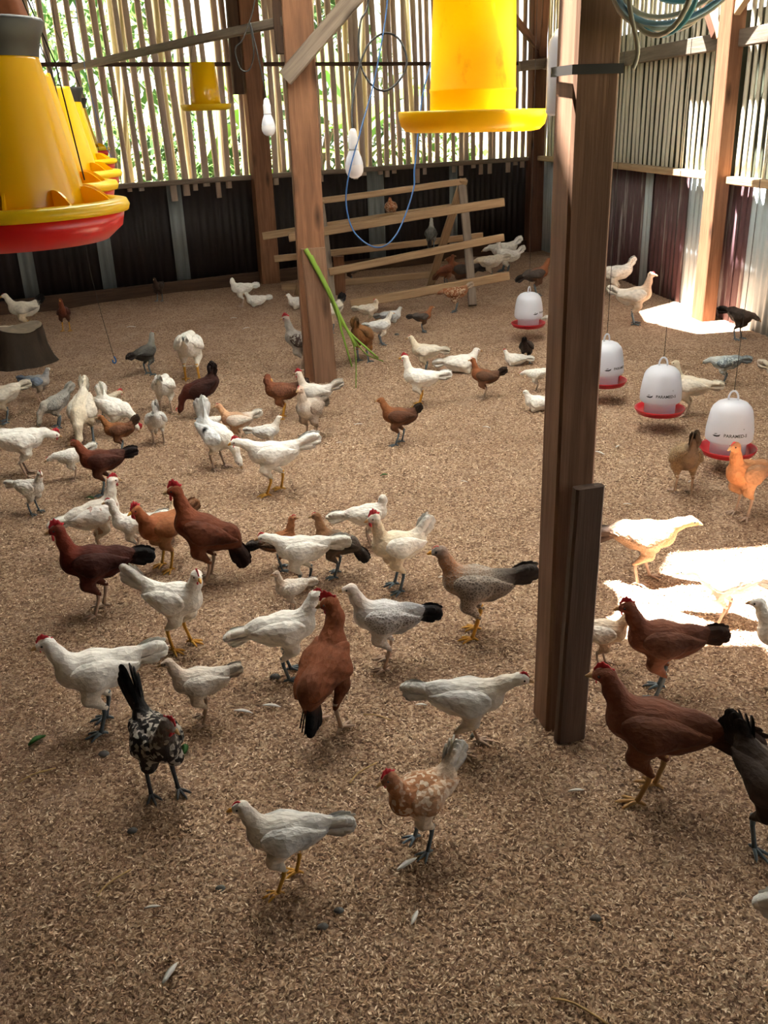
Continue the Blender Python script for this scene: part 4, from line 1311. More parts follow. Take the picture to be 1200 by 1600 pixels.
    (0.619, 2.308, 335.0, 0.525, 'stand', 'buffwhite', {'te': 5.0, 'leg': 'pink', 'hy': 60.0, 'comb': 0.3, 'small': 1.0},
     'small buff and white pullet emerging from behind the near post', 2.71),
    (0.881, 2.832, 344.7, 0.779, 'fwd', 'sunbuff', {'te': -8.0, 'leg': 'pink', 'tl': 1.1, 'split': 0.5},
     'golden headed brown hen walking right into the sunlit patch', 3.19),
    (1.402, 3.326, 209.1, 0.8, 'alert', 'orangebuff', {'te': 12.0, 'leg': 'pink', 'comb': 0.2},
     'orange hen facing the camera in front of the nearest drinker', 3.65),
    (1.244, 3.562, 85.8, 0.783, 'peck', 'brownbar', {'te': 50.0, 'leg': 'pink', 'flat': 1.0},
     'barred brown pullet seen from behind, left of the nearest drinker', 3.86),
    (1.597, 4.637, 161.0, 0.714, 'alert', 'cream', {'te': 18.0, 'leg': 'pink'},
     'cream hen standing behind the second nearest drinker', 4.85),
    (1.984, 5.185, 159.1, 0.595, 'low', 'bluegrey', {'te': 2.0, 'leg': 'slate'},
     'blue-grey pullet bending down at the right, beyond the drinkers', 5.36),
    (2.175, 4.822, 335.7, 0.682, 'low', 'cream', {'te': 20.0, 'leg': 'pink'},
     'cream hen at the right edge, only its tail in view', 5.02),
    (2.498, 6.36, 303.6, 0.716, 'low', 'darkbrown', {'te': -5.0, 'leg': 'slate', 'tl': 1.2},
     'dark brown hen feeding beside the right wall post', 6.44),
    (1.931, 6.959, 352.5, 0.955, 'alert', 'whitebrown', {'te': 40.0, 'leg': 'slate', 'comb': 0.1},
     'sunlit white and buff pullet standing upright near the right wall', 6.99),
    (2.066, 8.065, 163.6, 0.887, 'low', 'white', {'te': 55.0, 'leg': 'pink'},
     'white hen half hidden by the near post, in front of the right wall', 8.01),
    (1.288, 6.667, 167.1, 0.51, 'low', 'white', {'te': 8.0, 'leg': 'pink'},
     'white hen beside the farthest drinker, hidden by the near post', 6.72),
    (1.048, 2.53, 149.5, 0.673, 'low', 'white', {'te': 0.0, 'leg': 'pink'},
     'white hen bleached out in the sunlit patch', 2.92),
    (1.093, 2.178, 153.3, 0.685, 'stand', 'white', {'te': 15.0, 'leg': 'pink'},
     'white hen cut by the right edge, beyond the chestnut rooster', 2.59),
    (-0.242, 9.165, 183.5, 0.63, 'stand', 'darkwhite', {'te': 40.0, 'leg': 'slate'},
     "dark brown pullet with pale back behind the perch's left legs", 9.02),
    (-0.507, 2.097, 195.6, 0.567, 'stand', 'chickwhite', {'te': 30.0, 'leg': 'pink', 'tl': 0.8},
     'small whitish pullet right of the mottled rooster', 2.52),
    (-0.883, 4.692, 30.7, 0.328, 'low', 'white', {'te': 20.0, 'leg': 'pink'},
     'white pullet peeking out behind the buff pullet', 4.9),
]

POSES = {  # neck joint offsets from its root, head pitch
 'alert': [(.020, .062), (.026, .112)], 'stand': [(.032, .052), (.046, .090)], 'fwd': [(.050, .030), (.092, .044)],
 'low': [(.056, .004), (.098, -.018)], 'peck': [(.052, -.062), (.070, -.135)], 'preen': [(.028, .048), (.006, .078)], 'sit': [(.026, .034), (.034, .062)],
}
HEADP = {'alert': -6, 'stand': -8, 'fwd': -12, 'low': -25, 'peck': -68, 'preen': -40, 'sit': -8}

def rotY(p, c, a):
    """nose-up by angle a (rad) about the y axis through c; p array (...,3)"""
    p = np.asarray(p, dtype=float); q = p - c
    out = q.copy()
    out[..., 0] = q[..., 0] * math.cos(a) - q[..., 2] * math.sin(a)
    out[..., 2] = q[..., 0] * math.sin(a) + q[..., 2] * math.cos(a)
    return out + c

def make_chicken(x, y, head, s, pose, scheme, opt, label, depth, z=None):
    sc = S[scheme]
    cols = [np.array(lin(c)) for c in sc[:9]]
    for i_, c_ in enumerate(cols):
        g_ = float(c_ @ np.array([.3, .55, .15]))
        if g_ < .45:
            cols[i_] = (c_ * .84 + g_ * .16) * .92
    kind, c2 = sc[9]
    mat = plumage_mat(kind, c2)
    sit = pose == 'sit'
    pitch = math.radians(opt.get('pitch', {'peck': -20, 'low': -8, 'fwd': 2, 'alert': 9, 'sit': 4}.get(pose, 5)))
    drop = .122 if sit else (-.008 if pose == 'peck' else -.022)
    hip = np.array([0, 0, .20 - drop])
    slim = .86 if opt.get('slim') else 1.0
    R = lambda p: rotY(np.array(p, dtype=float) - np.array([0, 0, drop]), hip, pitch)
    te = math.radians(opt.get('te', 25)); tl = .135 * opt.get('tl', 1.0)
    # body core
    prims = []   # (a, b, r1, r2, yscale, region, k)
    prims.append((R((-.080, 0, .212)), R((.0, 0, .200)), .043, .066 * slim, .92, 3, .02))
    prims.append((R((.0, 0, .200)), R((.068, 0, .206)), .066 * slim, .055 * slim, .92, 2, .03))
    tb = R((-.095, 0, .222))
    tdir = np.array([-math.cos(te), 0, math.sin(te)])
    tdir_ = rotY(tdir, np.zeros(3), pitch)
    tm = tb + tdir_ * tl * .48
    prims.append((tb, tm, .044, .026, .66, 4, .045))
    prims.append((R((-.06, 0, .17)), R((-.11, 0, .215)), .035, .028, .9, 4, .03))
    n0 = R((.078, 0, .232))
    (ax_, az_), (bx_, bz_) = POSES[pose]
    hy = math.radians(opt.get('hy', 0))
    if pose == 'preen': hy = math.radians(opt.get('hy', 150))
    n1 = n0 + np.array([ax_, 0, az_])
    dx2 = bx_ - ax_
    n2 = n1 + np.array([dx2 * math.cos(hy * .5), dx2 * math.sin(hy * .5), bz_ - az_])
    hp = math.radians(opt.get('hd', HEADP[pose]))
    hdir = np.array([math.cos(hp) * math.cos(hy), math.cos(hp) * math.sin(hy), math.sin(hp)])
    if pose == 'peck':
        lowest = .045 / s * .75
        n2[2] = max(n2[2], lowest)
    prims.append((n0, n1, .040 * slim, .0245, 1, 1, .022))
    prims.append((n1, n2, .0255, .0195, 1, 1, .02))
    hc = n2 + hdir * .006 + np.array([0, 0, .004])
    prims.append((hc, hc + hdir * .023, .0240, .0155, .88, 0, .012))
    split = .05 * opt.get('split', .12)
    leg_pts = []
    for side in (1, -1):
        fx = split * side
        if sit:
            prims.append((R((.015, side * .042, .165)), R((.035, side * .046, .142)), .036, .028, 1, 5, .03))
        else:
            th = R((.010, side * .036, .172)); kn = np.array([.026 + fx * .45, side * .043, .148]); hk_ = np.array([-.022 + fx * .8, side * .039, .098])
            prims.append((th, kn, .037 * slim, .026 * slim, 1, 5, .022))
            prims.append((kn, hk_, .026 * slim, .0095, 1, 5, .012))
            leg_pts.append((hk_, np.array([.004 + fx, side * .042, .012]), side))
    cell = .0058 if depth < 3.2 else (.0072 if depth < 5 else .0095)
    cell /= max(s, .5)
    pts = np.array([p for q in prims for p in q[:2]])
    lo = pts.min(0) - .085; hi = pts.max(0) + .085
    lo[1] = max(lo[1], -.14); hi[1] = min(hi[1], .14)
    dims = np.ceil((hi - lo) / cell).astype(int) + 1
    g = np.stack(np.meshgrid(*[lo[i] + cell * np.arange(dims[i]) for i in range(3)], indexing='ij'), -1).astype(np.float32)
    def field(P):
        d = None
        for a, b, r1, r2, ys, reg, k in prims:
            q = sd_cone(P, a, b, r1, r2, ys)
            d = q if d is None else smin(d, q, k)
        return d
    V, F = surface_nets(field(g), lo, cell)
    # plumage colour per vertex from the nearest body regions
    wsum = np.zeros(len(V)); csum = np.zeros((len(V), 3)); al = np.zeros(len(V))
    Vf = V.astype(np.float32)
    for a, b, r1, r2, ys, reg, k in prims:
        q = sd_cone(Vf, a, b, r1, r2, ys)
        w = np.exp(-np.maximum(q, -.01) / .007)
        wsum += w; csum += w[:, None] * cols[reg]; al += w * (0.0 if reg in (0, 4) else (0.45 if reg == 1 else 1.0))
    C = csum / wsum[:, None]; A = al / wsum
    face = opt.get('face', 0)
    if face or opt.get('comb', 0) > .35:
        f_ = max(face, .35)
        for sd in (1, -1):
            ey = hc + hdir * .020 + np.array([-math.sin(hy) * sd, math.cos(hy) * sd, 0]) * .014 + np.array([0, 0, -.004])
            dd = np.linalg.norm(V - ey, axis=1)
            w = np.clip(1 - dd / .016, 0, 1)[:, None] * f_
            C = C * (1 - w) + np.array(lin('b0343a')) * w
    body = MB()
    body.V = [tuple(v) for v in V]; body.F = [tuple(f) for f in F]; body.I = [0] * len(F)
    nb = len(V)
    for hk_, ft, side in leg_pts:
        top = hk_ + np.array([.004, 0, .014])
        vv, ff = tube([top, hk_ * .75 + ft * .25, (hk_ + ft) / 2, ft * .85 + hk_ * .15, ft], [.0098, .0074, .0066, .0070, .0078], 7)
        body.add(vv, ff, 1)
        for ang, L in ((0, .056), (34, .047), (-34, .047), (176, .024)):
            a = math.radians(ang + side * 6)
            d = np.array([math.cos(a), math.sin(a), 0])
            p1 = ft + d * L * .45 + np.array([0, 0, -.003]); p2 = ft + d * L * .85 + np.array([0, 0, -.0075]); p3 = ft + d * L + np.array([0, 0, -.011])
            vv, ff = tube([ft + np.array([0, 0, -.002]), p1, p2, p3], [.0066, .0052, .0042, .0014], 6)
            body.add(vv, ff, 1)
    attr = np.ones((len(body.V), 4), np.float32)
    attr[:nb, :3] = C; attr[:nb, 3] = A
    leg = 'leg_' + opt.get('leg', 'pink')
    o = mk('chicken', body.V, body.F, [mat, leg], None, True, body.I, attr)
    o.location = (x, y, (floor_z(x, y) + .002) if z is None else z)
    o.rotation_euler = (0, 0, math.radians(head))
    o.scale = (s, s, s)
    tag(o, label, 'chicken', 'chickens in the coop')
    # wings folded along the flanks
    nu, nv = (22, 9) if depth < 5 else (14, 6)
    for side in (1, -1):
        U, Vv = np.meshgrid(np.linspace(0, 1, nu), np.linspace(-1, 1, nv), indexing='ij')
        hh = np.where(U < .3, .050 * np.sqrt(np.clip(1 - ((U - .3) / .31) ** 2, 0, 1)), .050 * (1 - np.clip((U - .3) / .7, 0, 1) ** 1.8) + .003)
        px = .080 - .218 * U
        pz = .214 + .010 * U + hh * Vv * np.where(Vv > 0, .75, 1.0) + np.where(Vv < -.99, .0045 * np.abs(np.sin(U * 8 * math.pi)), 0)
        P = R(np.stack([px, np.zeros_like(px), pz], -1))
        lo_y, hi_y = np.zeros_like(px), np.full_like(px, .13)
        for _ in range(12):
            md = (lo_y + hi_y) / 2
            Q = P.copy(); Q[..., 1] = md * side
            inside = field(Q.astype(np.float32)) < .002
            lo_y = np.where(inside, md, lo_y); hi_y = np.where(inside, hi_y, md)
        yy = np.maximum(lo_y, .030 - .012 * U)
        bul = np.sqrt(np.clip(1 - Vv ** 2, 0, 1)) * np.sqrt(np.clip(np.sin(np.clip(U * 1.05 + .05, 0, 1) * math.pi), 0, 1))
        lay = .0022 * ((U * 5.0 + (1 - Vv) * .55) % 1.0) * (U > .2)
        O = P.copy(); O[..., 1] = (yy + .005 + .009 * bul + lay * 1.8) * side
        I = P.copy(); I[..., 1] = (yy - .012) * side
        VV = np.concatenate([O.reshape(-1, 3), I.reshape(-1, 3)])
        FF = []
        n2_ = nu * nv
        for i in range(nu - 1):
            for j in range(nv - 1):
                a, b, c, d = i * nv + j, (i + 1) * nv + j, (i + 1) * nv + j + 1, i * nv + j + 1
                FF.append((a, b, c, d) if side < 0 else (d, c, b, a))
        rim = [i * nv for i in range(nu)] + [(nu - 1) * nv + j for j in range(1, nv)] + [i * nv + nv - 1 for i in range(nu - 2, -1, -1)] + [j for j in range(nv - 2, 0, -1)]
        for k in range(len(rim)):
            a, b = rim[k], rim[(k + 1) % len(rim)]
            FF.append((b, a, a + n2_, b + n2_) if side < 0 else (a, b, b + n2_, a + n2_))
        fl = (np.clip((U - .42) * 4, 0, 1) * np.clip(-(Vv - .35) * 2.5, 0, 1))[..., None]
        wc = cols[6] * (1 - fl) + cols[7] * fl
        wc = wc * (1 - .22 * ((U * 5.0 + (1 - Vv) * .55) % 1.0 > .86))[..., None]
        wa = np.concatenate([wc.reshape(-1, 3)] * 2)
        mk('wing', VV, FF, mat, o, True, None, np.concatenate([wa, np.full((len(wa), 1), .9)], 1))
        if scheme == 'splash' and side < 0:
            pass
    # tail feathers
    tb_ = MB(); tcol = []
    nf = 13 if opt.get('fan') else 12
    for i in range(nf):
        q = (i - (nf - 1) / 2) / ((nf - 1) / 2)
        lat = (-1) ** i * (.07 + .12 * abs(q))
        el = te + q * math.radians(26 if opt.get('fan') else 12)
        d = np.array([-math.cos(el), lat * .55, math.sin(el)]); d /= np.linalg.norm(d)
        d = rotY(d, np.zeros(3), pitch)
        L = tl * (1.0 - .20 * q * q) * (1.0 + .05 * ((i * 37) % 5 - 2) / 2)
        b0 = tb + np.array([0, lat * .05, 0]) + d * .01
        sd = np.cross(d, np.array([0, 1.0, 0])); sd /= np.linalg.norm(sd)
        sd = sd + np.array([0, .55 * (-1) ** i * (1 if sd[2] < 0 else -1), 0]); sd /= np.linalg.norm(sd)
        nr_ = np.cross(sd, d); nr_ /= np.linalg.norm(nr_)
        rings = []
        for t_, w_ in ((0, .016), (.3, .023), (.65, .027), (.88, .024), (.97, .016), (1.0, .005)):
            p = b0 + d * L * t_ + np.array([0, 0, -.010]) * t_ * t_
            rings.append([p + sd * w_ * .8, p + nr_ * .0022, p - sd * w_ * .8, p - nr_ * .0022])
        vv = [v for r in rings for v in r]; ff = []
        for a in range(5):
            for k in range(4):
                ff.append((a * 4 + k, a * 4 + (k + 1) % 4, a * 4 + 4 + (k + 1) % 4, a * 4 + 4 + k))
        ff += [(3, 2, 1, 0), (20, 21, 22, 23)]
        tb_.add(vv, ff)
        for a in range(6):
            f_ = min(1, a / 2.0)
            tcol += [tuple(cols[4] * (1 - f_) + cols[8] * f_ * (1 - .08 * (i % 2))) + (0.0,)] * 4
    mk('tail', tb_.V, tb_.F, mat, o, True, None, tcol)
    # head furniture
    side_v = np.array([-math.sin(hy), math.cos(hy), 0.0])
    upv = np.cross(hdir, side_v); upv = upv if upv[2] > 0 or pose == 'peck' else -upv
    if pose == 'peck': upv = np.cross(hdir, side_v)
    bt = hc + hdir * .036
    vv, ff = [], []
    for t_, r in ((-.006, .0095), (.004, .0082), (.012, .0052), (.018, .0016)):
        for k in range(7):
            a = 2 * math.pi * k / 7
            vv.append(bt + hdir * t_ + side_v * math.cos(a) * r * .8 + upv * (math.sin(a) * r - (.0 if t_ < .012 else .003)))
    for i in range(3):
        for k in range(7):
            ff.append((i * 7 + k, i * 7 + (k + 1) % 7, i * 7 + 7 + (k + 1) % 7, i * 7 + 7 + k))
    ff += [tuple(range(7))[::-1], tuple(range(21, 28))]
    mk('beak', vv, ff, 'beak_yellow' if opt.get('leg') == 'yellow' else 'beak_horn', o)
    cb = opt.get('comb', 0)
    if cb > .04:
        nn = 17; vv, ff = [], []
        for i in range(nn):
            t_ = i / (nn - 1)
            base = hc + hdir * (.030 - .046 * t_) + upv * (.010 + .0135 * math.sin(math.pi * min(1, t_ * 1.15 + .08)))
            hgt = .023 * cb * (math.sin(math.pi * (t_ * .86 + .07)) ** .7) * (0.62 + .38 * abs(math.cos(t_ * 4.0 * math.pi + .4)))
            back = -hdir * .010 * cb * t_
            for off in (-.0026, .0026):
                vv.append(base + side_v * off); vv.append(base + upv * (hgt + .001) + back + side_v * off * .5)
        for i in range(nn - 1):
            b = i * 4
            ff += [(b, b + 1, b + 5, b + 4), (b + 3, b + 2, b + 6, b + 7), (b + 1, b + 3, b + 7, b + 5), (b + 2, b, b + 4, b + 6)]
        e = (nn - 1) * 4
        ff += [(0, 2, 3, 1), (e, e + 1, e + 3, e + 2)]
        mk('comb', vv, ff, 'comb_red', o)
    wt = opt.get('wat', 0)
    if wt > .15 and depth < 6:
        for sd in (1, -1):
            c0 = hc + hdir * .026 + side_v * sd * .006 - upv * .012
            vv, ff = tube([c0, c0 - upv * .008 * wt, c0 - upv * .017 * wt, c0 - upv * .022 * wt], [.0035, .0062 * wt + .001, .0066 * wt + .001, .0015], 7, flat=.6)
            mk('wattle', vv, ff, 'comb_red', o)
    if depth < 6.5:
        for sd in (1, -1):
            c0 = hc + hdir * .0165 + side_v * sd * .0162 + upv * .004
            vv, ff = [], []
            for i in range(5):
                ph = math.pi * i / 4
                for k in range(8):
                    a = 2 * math.pi * k / 8
                    vv.append(c0 + .0042 * (hdir * math.sin(ph) * math.cos(a) + upv * math.sin(ph) * math.sin(a) + side_v * sd * math.cos(ph) * .8))
            for i in range(4):
                for k in range(8):
                    ff.append((i * 8 + k, i * 8 + (k + 1) % 8, i * 8 + 8 + (k + 1) % 8, i * 8 + 8 + k))
            mk('eye', vv, ff, 'eye', o)
    return o

for row in CHICKENS:
    make_chicken(*row)
make_chicken(.155, 8.30, 262, .62, 'sit', 'rustsplash', {'te': 5, 'comb': .1}, 'rust and white pullet perched on the upper bar of the A-frame', 8.4, z=.735)
make_chicken(.475, 8.02, 80, .62, 'alert', 'greyhen', {'te': -30, 'leg': 'slate', 'pitch': 25}, 'slate grey pullet perched on the middle bar near the right A-frame', 8.1, z=.44)

# ------------------------------------------------------------------ litter oddments
def blade(L, W, curl, n=6, quill=False):
    V, F = [], []
    for i in range(n + 1):
        t = i / n
        w = W * math.sin(math.pi * min(1, .08 + t * .9)) ** .7 * (1 if t < .97 else .3)
        zz = curl * math.sin(math.pi * t)
        yy = curl * 1.2 * t * t
        V += [(L * (t - .5), yy - w, zz), (L * (t - .5), yy, zz + W * .3), (L * (t - .5), yy + w, zz), (L * (t - .5), yy, zz - .0008)]
    for i in range(n):
        for k in range(4):
            F.append((i * 4 + k, i * 4 + (k + 1) % 4, i * 4 + 4 + (k + 1) % 4, i * 4 + 4 + k))
    F += [(3, 2, 1, 0), (n * 4, n * 4 + 1, n * 4 + 2, n * 4 + 3)]
    return V, F
fe = [mk('white_feather', *blade(.055, .007, .006), 'feather').data for _ in range(1)]
ob = [o for o in bpy.data.objects if o.name.startswith('white_feather')]
for o in ob: bpy.data.objects.remove(o)
SMALL = [
    ('f', -0.406, 2.126, -25, 1.0, 'white feather left of the big red rooster, touching a second one'),
    ('f', -0.331, 2.151, -20, 0.95, 'long white feather just left of the big red rooster tail'),
    ('f', 0.024, 1.546, 30, 1.0, 'white feather below the orange and white pullet'),
    ('f', 0.083, 2.14, -15, 0.6, 'short white feather left of the rumpled white pullet'),
    ('f', 1.005, 4.05, -60, 1.1, 'white feather standing out right of the foreground post, below the drinkers'),
    ('f', 1.114, 4.128, 40, 0.7, 'curled white feather below the second nearest drinker'),
    ('f', 0.434, 1.768, -5, 0.7, 'small white feather in front of the chestnut hen'),
    ('f', 0.356, 3.797, -40, 0.6, 'tiny white feather in the open floor left of the foreground post'),
    ('f', 0.544, 4.567, -40, 0.8, 'white feather in open floor below the crouching white hen'),
    ('f', 0.193, 2.891, 10, 0.5, 'tiny pale feather by the barred hen beak'),
    ('f', -0.212, 4.428, 10, 0.6, 'pale feather right of the white-necked pullet feet'),
    ('f', -0.119, 4.734, 5, 0.8, 'pale feather left of the upright-tailed brown pullet'),
    ('f', -0.505, 1.439, 0, 0.6, 'pale feather scrap at lower left, left of the hurrying pullet'),
    ('f', 0.034, 1.398, 60, 0.7, 'white down feather at bottom centre'),
    ('f', -0.433, 1.275, 60, 0.9, 'white down feather near the bottom edge at left'),
    ('f', -1.973, 7.456, -10, 1.3, 'white feather right of the lone reddish pullet'),
    ('f', -1.179, 7.668, 5, 1, 'white feather below the white hen by the back wall post'),
    ('f', -1.019, 7.219, 30, 1.1, 'white feather left of the speckled dark rooster'),
    ('f', -1.26, 6.059, 10, 1, 'pale feather left of the yellow-legged hen seen from behind'),
    ('f', 1.313, 3.663, 20, 0.7, 'pale feather beside the barred brown pullet'),
    ('f', 0.994, 3.482, -20, 0.6, 'tiny feather above the golden headed hen'),
    ('g', -0.938, 2.033, 35, 1.0, 'green leaf scrap at left, below the dark-legged white hen'),
    ('g', -0.533, 1.972, 85, 0.8, 'green leaf scrap right of the mottled rooster'),
    ('g', -0.451, 2.566, 10, 0.7, 'green leaf scrap under a white hen tail in the middle'),
    ('g', 0.006, 3.896, 5, 0.7, 'thin green leaf scrap on the open floor in the middle'),
    ('g', -1.282, 3.763, -30, 0.8, 'green leaf scrap left of the white rooster with flecks'),
    ('s', -0.038, 2.091, -20, 0.9, 'greenish straw right of the big red rooster feet'),
    ('s', -0.076, 1.86, 50, 1.1, 'pale straw left of the orange and white pullet comb'),
    ('s', -0.892, 1.893, 35, 1.0, 'pale straw near the left edge'),
    ('s', -0.603, 1.513, 55, 1.0, 'pale straw at lower left'),
    ('s', 0.317, 1.17, -30, 1.2, 'pale straw at the bottom edge, right of centre'),
    ('s', 0.139, 1.91, 50, 0.9, 'straw beside the upright white tail'),
    ('p', -0.745, 1.966, 0, 1.2, 'grey pebble between left leaf scrap and mottled rooster'),
    ('p', -0.603, 1.676, 20, 1, 'grey pebble below the mottled rooster'),
    ('p', -0.153, 1.383, 10, 1, 'grey pebble at bottom centre below the hurrying pullet'),
    ('p', -0.122, 1.425, 0, 0.9, 'grey pebble under the hurrying pullet shadow'),
    ('p', -0.335, 2.304, 0, 1.3, 'dark pebble left of the white hen feet'),
    ('p', -0.374, 1.493, 0, 0.9, 'grey pebble left of the hurrying pullet feet'),
    ('p', 0.213, 1.998, 40, 1, 'grey pebble under the rumpled white pullet'),
    ('p', 0.393, 1.382, 0, 1, 'grey pebble at lower right below the chestnut hen'),
    ('p', 0.142, 6.796, 0, 1.5, 'dark lump on the litter below the silver grey pullet'),
]
lf_mesh = None
for i, (kind, x, y, a, sz, lb) in enumerate(SMALL):
    zf = float(floor_z(x, y))
    if kind == 'f':
        o = bpy.data.objects.new('white_feather', fe[0]); COL.objects.link(o)
        tag(o, lb, 'feather', 'white feathers on the litter')
        o.location = (x, y, zf + .007)
    elif kind == 'g':
        V, F = blade(.05, .012, .010)
        o = mk('leaf_scrap', V, F, 'leaf_scrap')
        o.location = (x, y, zf + .008)
        tag(o, lb, 'leaf', 'green leaf scraps on the litter')
    elif kind == 's':
        V, F = tube(smooth_path([(-.045, 0, .003), (-.01, .006, .005), (.045, -.004, .004)], 3), .002, 6)
        o = mk('straw', V, F, 'straw')
        o.location = (x, y, zf + .006)
        tag(o, lb, 'straw', 'loose straws on the litter')
    else:
        V, F = lathe([(.001, -.006), (.008, -.004), (.010, 0), (.007, .005), (.001, .007)], 9)
        V = [(vx * 1.25, vy * (.8 + .1 * math.sin(3 * vx * 100)), vz) for vx, vy, vz in V]
        o = mk('pebble', V, F, 'pebble')
        o.location = (x, y, zf + .006)
        tag(o, lb, 'pebble', 'grey pebbles on the litter')
    o.rotation_euler = (0, 0, math.radians(a)); o.scale = (sz, sz, sz)

# ------------------------------------------------------------------ plants outside the slatted wall
simple('culm', 'a39a78', 0.5, 0.3, var=0.25, scale=6)
def leaf_blade(p0, d, L, W, droop, n=7, side=None):
    d = Vector(d).normalized()
    sd = d.cross(Vector((0, 0, 1)))
    sd = sd.normalized() if sd.length > .05 else Vector((1, 0, 0))
    V, F = [], []
    p = Vector(p0); dd = d.copy()
    for i in range(n + 1):
        t = i / n
        w = W * (math.sin(math.pi * (.04 + .94 * t)) ** .6)
        nrm = sd.cross(dd).normalized()
        V += [p - sd * w + nrm * w * .25, p, p + sd * w + nrm * w * .25]
        dd = (dd + Vector((0, 0, -droop / n))).normalized()
        p = p + dd * (L / n)
    for i in range(n):
        a = i * 3
        F += [(a, a + 1, a + 4, a + 3), (a + 1, a + 2, a + 5, a + 4)]
    return V, F
def banana(loc, hgt, label, seed, nl=9):
    r = random.Random(seed)
    t = tag(empty('banana_plant', loc), label, 'plant', 'plants outside the back wall')
    V, F = tube([(0, 0, -.1), (.03, 0, hgt * .5), (.0, .02, hgt)], [.11, .09, .05], 10)
    mk('trunk', V, F, 'trunk', t)
    for i in range(nl):
        a = 2.4 * i + r.uniform(-.4, .4); e = r.uniform(.35, 1.2)
        V, F = leaf_blade((0, 0, hgt * r.uniform(.72, 1.0)), (math.cos(a) * math.cos(e), math.sin(a) * math.cos(e), math.sin(e)), r.uniform(1.2, 2.0), r.uniform(.17, .28), r.uniform(.9, 1.9), 9)
        mk('leaf', V, F, 'leaf_banana', t)
def bush(loc, rx, rz, label, seed, mat='leaf_bush', n=900, ls=.10, trunk=True):
    r = random.Random(seed)
    t = tag(empty('leafy_bush', loc), label, 'bush', 'plants outside the back wall')
    for k in range(3):
        a = r.uniform(0, 6.28)
        V, F = tube([(0, 0, -.1), (.1 * math.cos(a), .1 * math.sin(a), rz * .5), (rx * .5 * math.cos(a), rx * .5 * math.sin(a), rz * 1.3)], [.04, .03, .01], 6)
        mk('stem', V, F, 'trunk', t)
    b = MB()
    for i in range(n):
        a = r.uniform(0, 6.28); q = r.random() ** .4; zz = r.uniform(-1, 1)
        rr = rx * q * math.sqrt(max(.05, 1 - zz * zz))
        p = Vector((rr * math.cos(a), rr * math.sin(a), rz * (1 + zz)))
        d = Vector((r.uniform(-1, 1), r.uniform(-1, 1), r.uniform(-.6, .5)))
        V, F = leaf_blade(p, d, ls * r.uniform(1, 2.2), ls * r.uniform(.2, .42), .6, 2)
        b.add(V, F)
    o = b.build('foliage', mat, t); o['kind'] = 'stuff'
def palm(loc, hgt, label, seed):
    r = random.Random(seed)
    t = tag(empty('palm_tree', loc), label, 'tree', 'plants outside the back wall')
    V, F = tube([(0, 0, -.1), (.06, 0, hgt * .5), (.0, .02, hgt)], [.13, .11, .10], 10)
    mk('trunk', V, F, 'trunk', t)
    for i in range(9):
        a = 2.4 * i + r.uniform(-.3, .3); e = r.uniform(.2, 1.1)
        p = Vector((0, 0, hgt)); dd = Vector((math.cos(a) * math.cos(e), math.sin(a) * math.cos(e), math.sin(e)))
        b = MB()
        for k in range(22):
            sdv = dd.cross(Vector((0, 0, 1))).normalized()
            for s_ in (-1, 1):
                V, F = leaf_blade(p, sdv * s_ + dd * .7 + Vector((0, 0, -.35)), .5 * math.sin(math.pi * (.12 + .8 * k / 22)), .02, .5, 2)
                b.add(V, F)
            dd = (dd + Vector((0, 0, -.07))).normalized(); p = p + dd * .10
        b.build('frond', 'leaf_bush', t)
def OUT(u, n): 
    p = K + UB * u - NB * n
    return (p.x, p.y, -.1)
banana(OUT(1.2, 2.2), 1.5, 'banana plant with broad pale leaves behind the slats right of centre', 11)
banana(OUT(2.3, 3.0), 1.9, 'banana plant seen through the slats above the looped cord', 12)
banana(OUT(6.3, 3.4), 1.7, 'banana plant behind the slats at far left', 13)
palm(OUT(4.6, 3.2), 1.2, 'low palm with feathery fronds behind the slats left of centre', 14)
palm(OUT(6.6, 4.6), 2.4, 'taller palm behind the slats at the left edge', 15)
bush(OUT(.2, 1.9), .8, .8, 'round bush behind the slats next to the far corner', 21)
bush(OUT(3.3, 2.0), .7, .62, 'low bush behind the slats near the middle post', 22)
bush(OUT(4.9, 2.4), .8, .7, 'low bush behind the slats below the small yellow feeder', 23, 'leaf_dark')
bush(OUT(7.2, 2.6), .9, .9, 'bush behind the slats near the row of feeders', 24)
bush(OUT(2.0, 5.0), 1.2, .9, 'larger bush farther out behind the banana plants', 25, 'leaf_dark', 1200, .13)
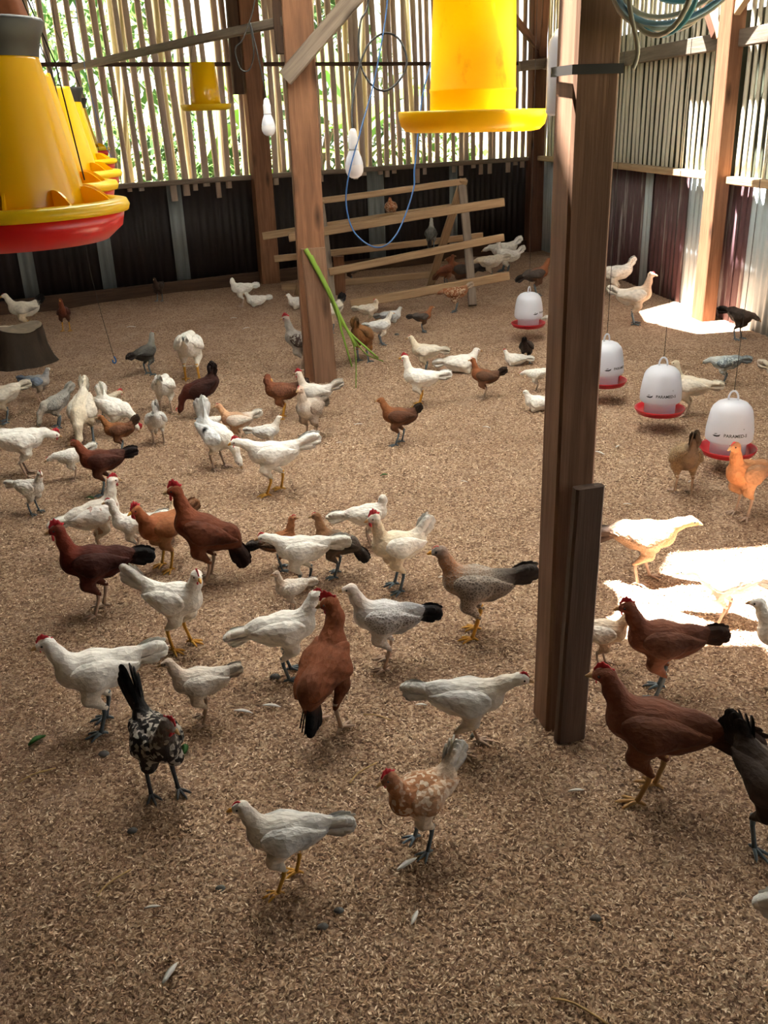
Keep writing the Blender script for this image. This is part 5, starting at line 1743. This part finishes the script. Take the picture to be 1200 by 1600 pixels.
bush(OUT(5.4, 5.6), 1.4, 1.0, 'larger bush farther out behind the low palm', 26, 'leaf_bush', 1200, .13)

for k, (u_, n_, rx_, rz_, lb) in enumerate([(.6, 4.6, 1.3, 1.9, 'tall leafy tree behind the slats by the far corner'), (3.0, 6.6, 1.5, 2.0, 'tall leafy tree behind the slats above the nearer bulb'),
        (5.2, 8.2, 1.8, 2.3, 'tall leafy tree behind the slats above the small yellow feeder'), (7.9, 7.0, 1.7, 2.1, 'tall leafy tree behind the slats above the row of feeders')]):
    bush(OUT(u_, n_), rx_, rz_, lb, 40 + k, 'leaf_bush' if k % 2 else 'leaf_dark', 1500, .17)
bank_c = []
for k in range(4):
    r_ = random.Random(k)
    pts = [(0.02 * math.sin(i * .7 + k), 0.02 * math.cos(i * .9 + k), -.1 + i * .32) for i in range(12)]
    V, F = tube(pts, [.034 * (1.0 if i % 1 == 0 else 1.1) * (1 + .08 * (i % 2)) for i in range(12)], 8)
    o_ = mk('bamboo_culm', V, F, 'culm'); bank_c.append(o_.data); bpy.data.objects.remove(o_)
CULM_L = ['pale bamboo culm standing outside the slats, %s' % q for q in ('behind the far corner post', 'just left of the far corner post', 'behind the dusty yellow feeder', 'left of the dusty yellow feeder', 'right of the looped black cord', 'inside the looped black cord', 'above the nearer bulb', 'right of the middle post', 'behind the middle post', 'left of the middle post', 'behind the farther bulb', 'right of the small yellow feeder', 'behind the small yellow feeder', 'left of the small yellow feeder', 'behind the tie pole', 'left of the tie pole middle', 'near the left end of the tie pole', 'behind the row of feeders', 'above the row of feeders', 'at the far left edge')]
for k, lb in enumerate(CULM_L):
    p = K + UB * (.35 + k * .31 + random.uniform(-.08, .08)) - NB * random.uniform(.5, 1.5)
    o_ = bpy.data.objects.new('bamboo_culm', random.choice(bank_c)); COL.objects.link(o_)
    o_.location = (p.x, p.y, 0); o_.rotation_euler = (random.uniform(-.06, .06), random.uniform(-.06, .06), random.uniform(0, 6))
    f_ = random.uniform(.8, 1.5); o_.scale = (f_, f_, 1)
    tag(o_, lb, 'bamboo', 'bamboo culms outside the back wall')
